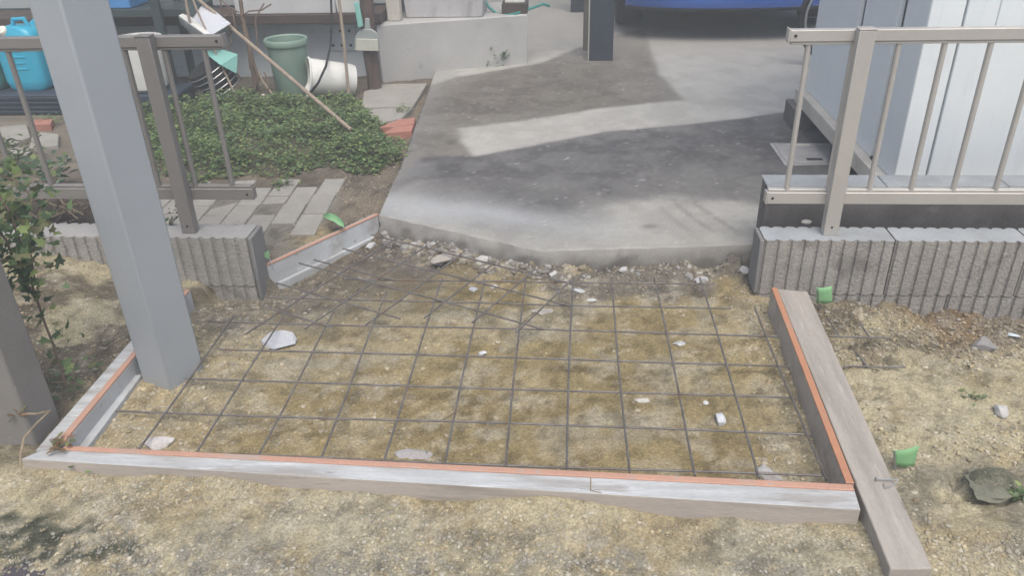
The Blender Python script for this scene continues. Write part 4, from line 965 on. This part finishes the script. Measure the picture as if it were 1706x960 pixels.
gbox('short white planter box on the brown ledge next to the wooden post', Y(562, 20, 5.12)[0], Y(600, 20, 5.12)[0], .4925, .66, 5.12, 5.36, MT['white_plastic'])
c0, c1 = Y(645, 28, 5.25)[0], Y(668, 28, 5.25)[0]
solo('beige_box', MB().box(-1.19, -1.105, 5.24, 5.33, .4188, .56), MT['cream'], 'small beige box on the left end of the concrete step', 'box', bev=.006)
t = thing('wooden_post', 'rough dark brown wooden post in front of the house ledge', 'post', (*G(624, 150, .06)[:2], 0))
wp = G(624, 150, .07); part('post_shaft', MB().tube([(wp[0], wp[1], -.05), (wp[0]+.004, wp[1], .16), (wp[0]-.003, wp[1], .34), (wp[0]+.01, wp[1], .6), (wp[0], wp[1], 1.9)], [.045, .042, .046, .04, .04], 9), MT['wood_post'], t)
# perforated panel on the plinth
t = thing('perforated_panel', 'pale panel with round holes fixed to the plinth behind the wooden stake', 'panel', Y(568, 85, 5.28))
a = Y(546, 84, 5.28); b = Y(590, 40, 5.28)
part('sheet', MB().box(a[0], b[0], 5.283, 5.296, a[2], b[2]), MT['plinth'], t, .002)
for i in range(3):
    for j in range(2):
        x = a[0]+(b[0]-a[0])*(.2+.3*i); z = a[2]+(b[2]-a[2])*(.2+.55*j)
        part('hole', MB().lathe([(.0005, 0), (.010, 0), (.010, .001), (.0005, .001)], (x, 5.2828, z), 12, axis=(0, -1, 0)), MT['rack'], t)
# dustpan and brush hung on the post
yd = wp[1]-.06
t = thing('dustpan', 'grey dustpan hanging on the wooden post with its pale blade down', 'dustpan', Y(610, 60, yd))
def flat(px, y0, th):
    p = [Y(a, b, y0) for a, b in px]; n = len(p)
    return MB().add([tuple(v) for v in p]+[(v[0], v[1]+th, v[2]) for v in p], [tuple(range(n-1, -1, -1)), tuple(range(n, 2*n))]+[(i, (i+1) % n, (i+1) % n+n, i+n) for i in range(n)])
part('pan', flat([(590, 82), (591, 62), (596, 53), (604, 48), (618, 48), (627, 54), (631, 64), (632, 82)], yd, .02), MT['grey_plastic'], t, .004)
part('blade', flat([(592, 84), (593, 64), (629, 65), (631, 85)], yd-.012, .011), MT['pan_cream'], t, .003)
part('handle', flat([(607, 49), (608, 30), (615, 30), (617, 49)], yd+.003, .014), MT['grey_plastic'], t, .004)
solo('brush_handle', flat([(589, 4), (597, 2), (605, 44), (596, 46)], yd-.02, .02), MT['mint'], 'mint green brush hanging beside the dustpan', 'brush', bev=.005)

# bin and bucket
p = G(475, 158, .06); bx_, by_ = Y(475, 60, 4.83)[0], 4.83
t = thing('waste_bin', 'tall sage green plastic bin standing in the leafy bed before the house', 'bin', (bx_, by_, .06))
part('bin_body', MB().lathe([(.002, .06), (.098, .06), (.101, .065), (.118, .37), (.112, .37), (.095, .08), (.002, .078)], (bx_, by_, 0), 32), MT['bin_green'], t)
part('rim', MB().lathe([(.117, .368), (.129, .368), (.131, .372), (.131, .398), (.127, .404), (.119, .404), (.113, .398), (.112, .368)], (bx_, by_, 0), 32), MT['bin_green'], t)
c0 = np.array(Y(512, 128, 4.72)); c1 = np.array(Y(590, 133, 4.84))
t = thing('bucket', 'white plastic bucket lying on its side right of the green bin', 'bucket', (*(c0+c1)[:2]/2, .07))
ax = c1-c0; Lb = np.linalg.norm(ax)
part('bucket_body', MB().lathe([(.112, 0), (.116, .004), (.116, .012), (.112, .014), (.095, Lb-.02), (.088, Lb), (.002, Lb), (.002, Lb-.006), (.085, Lb-.008), (.107, .004), (.112, 0)], c0, 32, axis=ax), MT['white_plastic'], t)
part('rim', MB().torus(c0+ax/Lb*.004, .115, .006, ax, 36, 8), MT['white_plastic'], t)

# poles, stakes, cable
lean = G(585, 216, .13)
solo('garden_pole', MB().tube([lean, lean*.5+np.array(Y(330, -2, 4.9))*.5, Y(330, -2, 4.9), np.array(Y(330, -2, 4.9))*1.25-lean*.25], .0105, 8), MT['bamboo'], 'long slanting grey pole leaning across in front of the green bin', 'pole')
solo('garden_stake', MB().tube([Y(582, 168, 4.66), Y(572, 60, 4.72), Y(564, -6, 4.75), Y(556, -90, 4.8)], .0095, 8), MT['bamboo'], 'upright tan stake in front of the white bucket', 'stake')
solo('garden_stake', MB().tube([Y(405, 185, 4.5), Y(365, 100, 4.55), Y(330, 20, 4.6), Y(318, -10, 4.62)], .006, 7), MT['bamboo'], 'thin leaning brown stake in front of the polished metal sheet', 'stake')
solo('garden_stake', MB().tube([Y(465, 172, 4.62), Y(440, 138, 4.7), Y(418, 100, 4.8)], .006, 7), MT['bamboo'], 'short thin grey stake left of the green bin leaning to the vine trunk', 'stake')
solo('garden_stake', MB().tube([Y(322, 60, 4.6), Y(312, 15, 4.6), Y(306, -20, 4.62)], .008, 7), MT['bamboo'], 'short upright brown stake at the left corner of the polished metal sheet', 'stake')
solo('cable', MB().tube([Y(551, -10, 5.0), Y(553, 40, 4.98), Y(550, 78, 4.9), Y(543, 110, 4.62), Y(530, 138, 4.58), Y(514, 158, 4.62)], .007, 8), MT['rubber'], 'black cable hanging down over the white bucket', 'cable')
t = thing('vine_trunk', 'bare brown climbing vine with twisted trunks left of the green bin', 'climbing plant', G(430, 162, .06))
for l, rr in [([(432, 166, 4.72), (424, 130, 4.74), (416, 80, 4.8), (406, 40, 4.86), (399, -12, 4.9)], .018), ([(424, 166, 4.70), (428, 140, 4.72), (417, 110, 4.76), (413, 70, 4.8)], .010), ([(410, 160, 4.66), (424, 150, 4.68), (430, 128, 4.7), (422, 100, 4.74)], .009)]:
    part('trunk', MB().tube([Y(*p) for p in l], [rr*(1-.08*i) for i in range(len(l))], 8), MT['stem'], t)
for l in [[(404, 25, 4.86), (415, 18, 4.86), (436, 16, 4.88), (452, 6, 4.9)], [(430, 80, 4.8), (425, 30, 4.9), (440, 5, 4.95)], [(398, 20, 4.86), (380, 10, 4.86), (365, -5, 4.9)], [(406, 40, 4.86), (388, 20, 4.8), (372, 28, 4.75)], [(380, 60, 4.66), (392, 45, 4.7), (388, 20, 4.75), (376, 12, 4.8)], [(374, 90, 4.6), (385, 70, 4.62), (382, 50, 4.65)], [(400, 130, 4.62), (380, 100, 4.6), (360, 95, 4.58)], [(366, -4, 4.7), (372, 30, 4.7), (384, 48, 4.72)], [(440, 160, 4.6), (450, 140, 4.7), (440, 120, 4.75)]]:
    part('twig', MB().tube([Y(*p) for p in l], .0045, 6), MT['stem'], t)
solo('flower_pot', MB().lathe([(.002, 0), (.018, 0), (.025, .03), (.02, .03), (.002, .02)], G(437, 166, .09), 14), MT['cream'], 'tiny pale pot at the foot of the climbing vine', 'pot')
# polished bent sheet
t = thing('metal_sheet', 'bent polished metal sheet propped among the stakes behind the left fence', 'metal sheet', Y(340, 60, 4.6))
def sheet(px, m, nm):
    p = [Y(a, b, yy) for a, b, yy in px]; mb = MB().add(p, [tuple(range(len(p)))]); o = part(nm, mb, m, t, ang=0); s = o.modifiers.new('solid', 'SOLIDIFY'); s.thickness = .004
sheet([(318, 30, 4.75), (350, 59, 4.5), (384, 38, 4.62), (336, 0, 4.95)], MT['silver'], 'bright_face')
sheet([(298, 25, 4.66), (345, 59, 4.48), (350, 56, 4.49), (318, 27, 4.74), (304, 22, 4.72)], MT['white_plastic'], 'folded_edge')
sheet([(298, 27, 4.66), (345, 60, 4.48), (330, 64, 4.56), (302, 40, 4.68)], MT['steel'], 'lower_face')
# black basket with wire rings and a teal sheet
bc = Y(362, 132, 4.62)
t = thing('wire_basket', 'black basket with silver wire rings slumped behind the left fence', 'basket', (bc[0], bc[1], .07))
part('basket_body', MB().lathe([(.002, -.06), (.10, -.06), (.125, .02), (.13, .10), (.12, .10), (.002, .06)], bc, 24, axis=(-.45, -.25, 1)), MT['black'], t)
for k in range(5):
    part('wire_ring', MB().torus(np.array(bc)+np.array([-.45, -.25, 1])*(.03*k-.05), .118+.004*k, .0035, (-.45, -.25, 1), 28, 6), MT['steel'], t)
t = thing('teal_sheet', 'crumpled teal plastic sheet stuck in the black wire basket', 'plastic sheet', Y(375, 118, 4.58))
p = [Y(340, 84, 4.58), Y(372, 82, 4.6), Y(396, 90, 4.62), Y(394, 122, 4.56), Y(368, 108, 4.5), Y(352, 96, 4.52)]
mb = MB().add(p, [(0, 5, 1), (1, 5, 4), (1, 4, 2), (2, 4, 3)]); o = part('film', mb, MT['mint'], t, ang=0); s = o.modifiers.new('solid', 'SOLIDIFY'); s.thickness = .003

# rack with the blue tub
t = thing('metal_rack', 'dark green metal rack with a shelf behind the left fence', 'rack', (-2.7, 4.95, .05))
for pts in ([(296, 180, 4.70), (281, 90, 4.72), (262, -5, 4.75)], [(176, 150, 4.75), (150, -5, 4.75)]):
    P = [Y(*p) for p in pts]
    x = P[0][0]; part('leg', MB().box(x-.028, x+.028, 4.70, 4.73, .05, 1.3), MT['rack'], t, .003)
x = Y(318, 140, 4.98)[0]; part('leg', MB().box(x-.018, x+.018, 5.02, 5.06, .05, 1.3), MT['rack'], t, .003)
z = Y(230, 15, 4.73)[2]
part('shelf', MB().box(Y(165, 15, 4.74)[0]-.3, Y(318, 15, 4.74)[0], 4.735, 5.06, z-.045, z), MT['rack'], t, .003)
zt = z+.001; x0, x1 = Y(172, 10, 4.76)[0], Y(212, 10, 4.76)[0]
gbox('bright blue plastic tub on the dark green rack', x0, x1+.02, zt, zt+.16, 4.76, 5.0, MT['blue_tub'], 'plastic_tub', 'tub')
# white tub in dark tray
p0 = Y(207, 156, 4.45); p1 = Y(256, 156, 4.45)
xc = (p0[0]+p1[0])/2
t = thing('white_tub', 'tall cream plastic tub standing in a dark tray between the left fence bars', 'tub', (xc, 4.55, .17))
part('tub_body', MB().lathe([(.002, .165), (.085, .165), (.112, .185), (.125, .25), (.135, .47), (.128, .47), (.11, .20), (.002, .18)], (xc, 4.58, 0), 28), MT['white_plastic'], t)
part('tray', MB().box(xc-.17, xc+.22, 4.44, 4.74, .055, .1645), MT['dark_tray'], t, .008)
# jerry cans on black trough
xa_, xb_ = -3.9, Y(140, 170, 4.4)[0]
t = thing('plant_trough', 'long black ribbed trough under the blue water cans', 'trough', (-3.3, 4.5, .06))
mb = MB().box(xa_, xb_, 4.40, 4.78, .06, .185)
part('trough_body', mb, MT['dark_tray'], t, .008)
for k in range(4): part('rib', MB().box(xa_, xb_+.004, 4.392, 4.3995, .075+.027*k, .088+.027*k), MT['dark_tray'], t, .002)
def jerry(label, cx, cy, m, w_=.26, d_=.17, h_=.36, z0=.186, cap=True, grp='blue and green water cans'):
    t = thing('jerry_can', label, 'water can', (cx, cy, z0), grp)
    mb = MB(); prof = [(.80, 0), (.93, .02), (1, .06), (1, .27), (.97, .31), (.82, .345), (.5, h_)]
    rings = []
    for s_, h in prof:
        ring = []
        for j in range(28):
            a = 2*math.pi*j/28; e = .45; cx_ = math.copysign(abs(math.cos(a))**e, math.cos(a)); sx_ = math.copysign(abs(math.sin(a))**e, math.sin(a))
            ring.append((cx+cx_*w_/2*s_, cy+sx_*d_/2*(s_ if s_ > .6 else .75), z0+h))
        rings += ring
    n = len(prof); fs = [(i*28+j, i*28+(j+1) % 28, (i+1)*28+(j+1) % 28, (i+1)*28+j) for i in range(n-1) for j in range(28)]
    fs += [tuple(range(27, -1, -1)), tuple((n-1)*28+j for j in range(28))]
    mb.add(rings, fs); part('can_body', mb, m, t, ang=50)
    for k in range(4): part('moulded_rib', MB().tube([(cx-.055+.01*(k % 2), cy-d_/2-.0005, z0+.13+.035*k), (cx+.055-.012*(k % 2), cy-d_/2-.0005, z0+.13+.035*k)], .004, 6), m, t)
    part('handle', MB().tube([(cx-.02, cy, z0+h_-.01), (cx-.005, cy, z0+h_+.035), (cx+.06, cy, z0+h_+.04), (cx+.085, cy, z0+h_-.03)], .013, 8), m, t)
    if cap: part('cap', MB().lathe([(.002, .03), (.026, .028), (.030, .022), (.030, 0), (.002, 0)], (cx-.045, cy-.055, z0+.332), 20, axis=(0, -.75, 1)), MT['whitecap'], t)
c = Y(42, 110, 4.52)
jerry('teal blue water can with a cream cap, nearest the grey post', c[0], 4.55, MT['teal'])
jerry('second teal blue water can standing behind the capped one', c[0]+.09, 4.72, MT['teal'], cap=False, h_=.375)
jerry('dark green water can at the left edge beside the blue cans', c[0]-.285, 4.55, MT['green_can'], cap=False)

# ------------------------------------------------------------------ drive posts, car, bicycle
p = G(980, 101, .1); p2 = G(1021, 102, .1)
t = thing('carport_post', 'dark charcoal square post standing on the drive in front of the blue car', 'post', ((p[0]+p2[0])/2, p[1]+.06, .1))
part('shaft', MB().box(p[0]+.006, p2[0], p[1], p[1]+.12, .08, 2.6), MT['navy'], t, .004)
part('side_trim', MB().box(p[0]-.003, p[0]+.0055, p[1]+.01, p[1]+.11, .08, 2.6), MT['pan_cream'], t, .001)
c = G(975, 83, .1)
solo('rain_pipe', MB().tube([(c[0]+.006, c[1], .06), (c[0]+.006, c[1], 1.0), (c[0]+.006, c[1], 2.6)], .024, 12), MT['pipe_brown'], 'brown rain pipe just behind the dark charcoal post', 'pipe')
c = G(962, 20, .1)
solo('carport_post', MB().box(c[0]-.06, c[0]+.06, c[1], c[1]+.12, .08, 2.6), MT['navy'], 'second dark post farther back on the drive, left of the charcoal one', 'post', bev=.004)

def car():
    yf, xl, xr = 6.02, .32, 2.04; cx = (xl+xr)/2; hw = (xr-xl)/2
    t = thing('parked_car', 'blue car parked at the back of the drive with its bumper towards the camera', 'car', (cx, 8, .1))
    st = [(0.0, .80, .30, .62), (.10, .93, .29, .72), (.35, 1.0, .28, .80), (.8, 1.0, .26, .86), (1.2, 1.0, .26, .95), (2.0, 1.0, .26, .98), (3.0, 1.0, .26, 1.0), (3.6, 1.0, .27, 1.0), (3.9, .92, .30, .95)]
    mb = MB(); ring = []; n = 13
    for (dy, s_, z0, z1) in st:
        prof = [(-1, 0, .0)]
        for j in range(n):
            u = -1+2*j/(n-1); ring_x = cx+hw*s_*math.copysign(abs(math.sin(u*math.pi/2))**.55, u)
            e = math.cos(u*math.pi/2)**.42 if abs(u) < .999 else 0
            ring.append((ring_x, yf+dy+.26*u*u*(1 if dy < .3 else 0), .1+z0+.08+(z1-z0-.08)*e))
        for j in range(n-1, -1, -1):
            u = -1+2*j/(n-1); ring_x = cx+hw*s_*.99*math.copysign(abs(math.sin(u*math.pi/2))**.55, u)
            ring.append((ring_x, yf+dy+.26*u*u*(1 if dy < .3 else 0), .1+z0-.06*(1-u*u)*0))
    m = 2*n
    fs = [(i*m+j, (i+1)*m+j, (i+1)*m+(j+1) % m, i*m+(j+1) % m) for i in range(len(st)-1) for j in range(m)]
    fs += [tuple(range(m)), tuple((len(st)-1)*m+j for j in range(m-1, -1, -1))]
    mb.add(ring, fs); part('body', mb, MT['carblue'], t, ang=50)
    # bumper lip, curved
    lp = [(cx+hw*.98*math.sin(a), yf-.03+.33*(1-math.cos(a))) for a in np.linspace(-1.25, 1.25, 17)]
    mb = MB(); vs = []
    for (x, y) in lp: vs += [(x, y, .335), (x, y-.03, .352), (x, y-.04, .42), (x, y, .52), (x, y+.1, .335)]
    fs = [(i*5+k, (i+1)*5+k, (i+1)*5+k+1, i*5+k+1) for i in range(16) for k in range(3)]+[((i+1)*5, i*5, i*5+4, (i+1)*5+4) for i in range(16)]
    mb.add(vs, fs); part('bumper', mb, MT['carblue'], t, ang=60)
    mb = MB(); vs = []
    for (x, y) in lp: vs += [(x*.985+cx*.015, y+.05, .334), (x*.985+cx*.015, y+.07, .305), (x*.985+cx*.015, y+.16, .305)]
    mb.add(vs, [(i*3+k+1, (i+1)*3+k+1, (i+1)*3+k, i*3+k) for i in range(16) for k in range(2)]); part('valance', mb, MT['black'], t, ang=60)
    part('underbody', MB().box(xl+.22, xr-.22, yf+.3, yf+3.7, .27, .42), MT['black'], t)
    cab = [(1.15, .93, .98), (1.75, .80, 1.42), (2.9, .80, 1.46), (3.75, .88, 1.0)]
    mb = MB(); vs = []
    for dy, s_, z in cab: vs += [(cx-hw*s_, yf+dy, .1+z), (cx+hw*s_, yf+dy, .1+z)]
    vs += [(cx-hw*.96, yf+1.15, 1.0), (cx+hw*.96, yf+1.15, 1.0), (cx-hw*.96, yf+3.75, 1.0), (cx+hw*.96, yf+3.75, 1.0)]
    mb.add(vs, [(0, 1, 3, 2), (4, 5, 7, 6), (8, 0, 2, 4, 6, 10), (1, 9, 11, 7, 5, 3)]); part('window_glass', mb, MT['glass'], t, ang=20)
    part('roof', MB().hexa([(cx-hw*.80, yf+1.75, 1.521), (cx+hw*.80, yf+1.75, 1.521), (cx+hw*.80, yf+2.9, 1.561), (cx-hw*.80, yf+2.9, 1.561)], [(cx-hw*.76, yf+1.8, 1.56), (cx+hw*.76, yf+1.8, 1.56), (cx+hw*.76, yf+2.85, 1.59), (cx-hw*.76, yf+2.85, 1.59)]), MT['carblue'], t, .02)
    for sx in (-1, 1):
        part('headlight', MB().lathe([(.002, .03), (.09, .02), (.11, 0)], (cx+sx*hw*.68, yf+.10, .70), 16, axis=(sx*.3, -1, .15), sy=.6), MT['chrome'], t)
        for yy in (yf+.76, yf+3.2):
            wx = cx+sx*(hw-.125); R = .295
            wl = part('wheel', MB().lathe([(.20, -.09), (.265, -.105), (R-.012, -.098), (R, -.07), (R, .07), (R-.012, .098), (.265, .105), (.20, .09)], (wx, yy, .1+R), 36, axis=(1, 0, 0)), MT['rubber'], t)
            part('rim', MB().lathe([(.002, .055), (.06, .06), (.14, .03), (.185, .075), (.205, .085), (.205, -.085)], (wx, yy, .1+R), 36, axis=(sx, 0, 0)), MT['chrome'], wl)
car()

def bicycle():
    c = G(1398, 108, .1); t = thing('bicycle', 'bicycle parked behind the white shed with only its wheel edge showing', 'bicycle', (c[0], c[1], .1))
    R = .30
    for k, x in enumerate((c[0], c[0]+1.02)):
        wl = part('wheel', MB().torus((x, c[1], .1+R), R-.018, .018, (0, 1, 0), 48, 10), MT['rubber'], t)
        part('rim', MB().torus((x, c[1], .1+R), R-.045, .009, (0, 1, 0), 48, 8), MT['chrome'], wl)
        sp = MB()
        for i in range(18):
            a = 2*math.pi*i/18; sp.tube([(x, c[1]+.02*(-1)**i, .1+R), (x+(R-.045)*math.cos(a), c[1], .1+R+(R-.045)*math.sin(a))], .0016, 4)
        part('spokes', sp, MT['chrome'], wl)
    z = .1+R; x = c[0]
    part('frame', MB().tube([(x+1.02, c[1], z), (x+.62, c[1], z-.02), (x+.5, c[1], z+.48)], .014, 8).tube([(x+.62, c[1], z-.02), (x+.22, c[1], z+.42)], .016, 8).tube([(x+.52, c[1], z+.40), (x+.22, c[1], z+.47)], .014, 8), MT['navy'], t)
    part('fork', MB().tube([(x, c[1], z), (x+.16, c[1], z+.36), (x+.22, c[1], z+.56)], .013, 8), MT['steel'], t)
    part('handlebar', MB().tube([(x+.30, c[1]-.28, z+.62), (x+.22, c[1]-.1, z+.62), (x+.22, c[1]+.1, z+.62), (x+.30, c[1]+.28, z+.62)], .011, 8), MT['steel'], t)
    part('saddle', MB().lathe([(.002, .03), (.06, .025), (.075, 0), (.002, -.01)], (x+.49, c[1], z+.50), 16, sx=1.6), MT['black'], t)
bicycle()

# ------------------------------------------------------------------ volume box added to imitate a milky lens veil
HZ = bpy.data.materials.new('lens_veil'); HZ.use_nodes = True; hn = HZ.node_tree.nodes; hn.remove(hn['Principled BSDF'])
pv = hn.new('ShaderNodeVolumePrincipled'); pv.inputs['Color'].default_value = (.91, .96, .96, 1); pv.inputs['Density'].default_value = .031; pv.inputs['Anisotropy'].default_value = 0
HZ.node_tree.links.new(pv.outputs[0], hn['Material Output'].inputs['Volume'])
hzb = solo('lens_veil', MB().box(-47, 47, -32, 62, -1.4, 5.2), HZ, None, None, kind='stuff', ang=0)
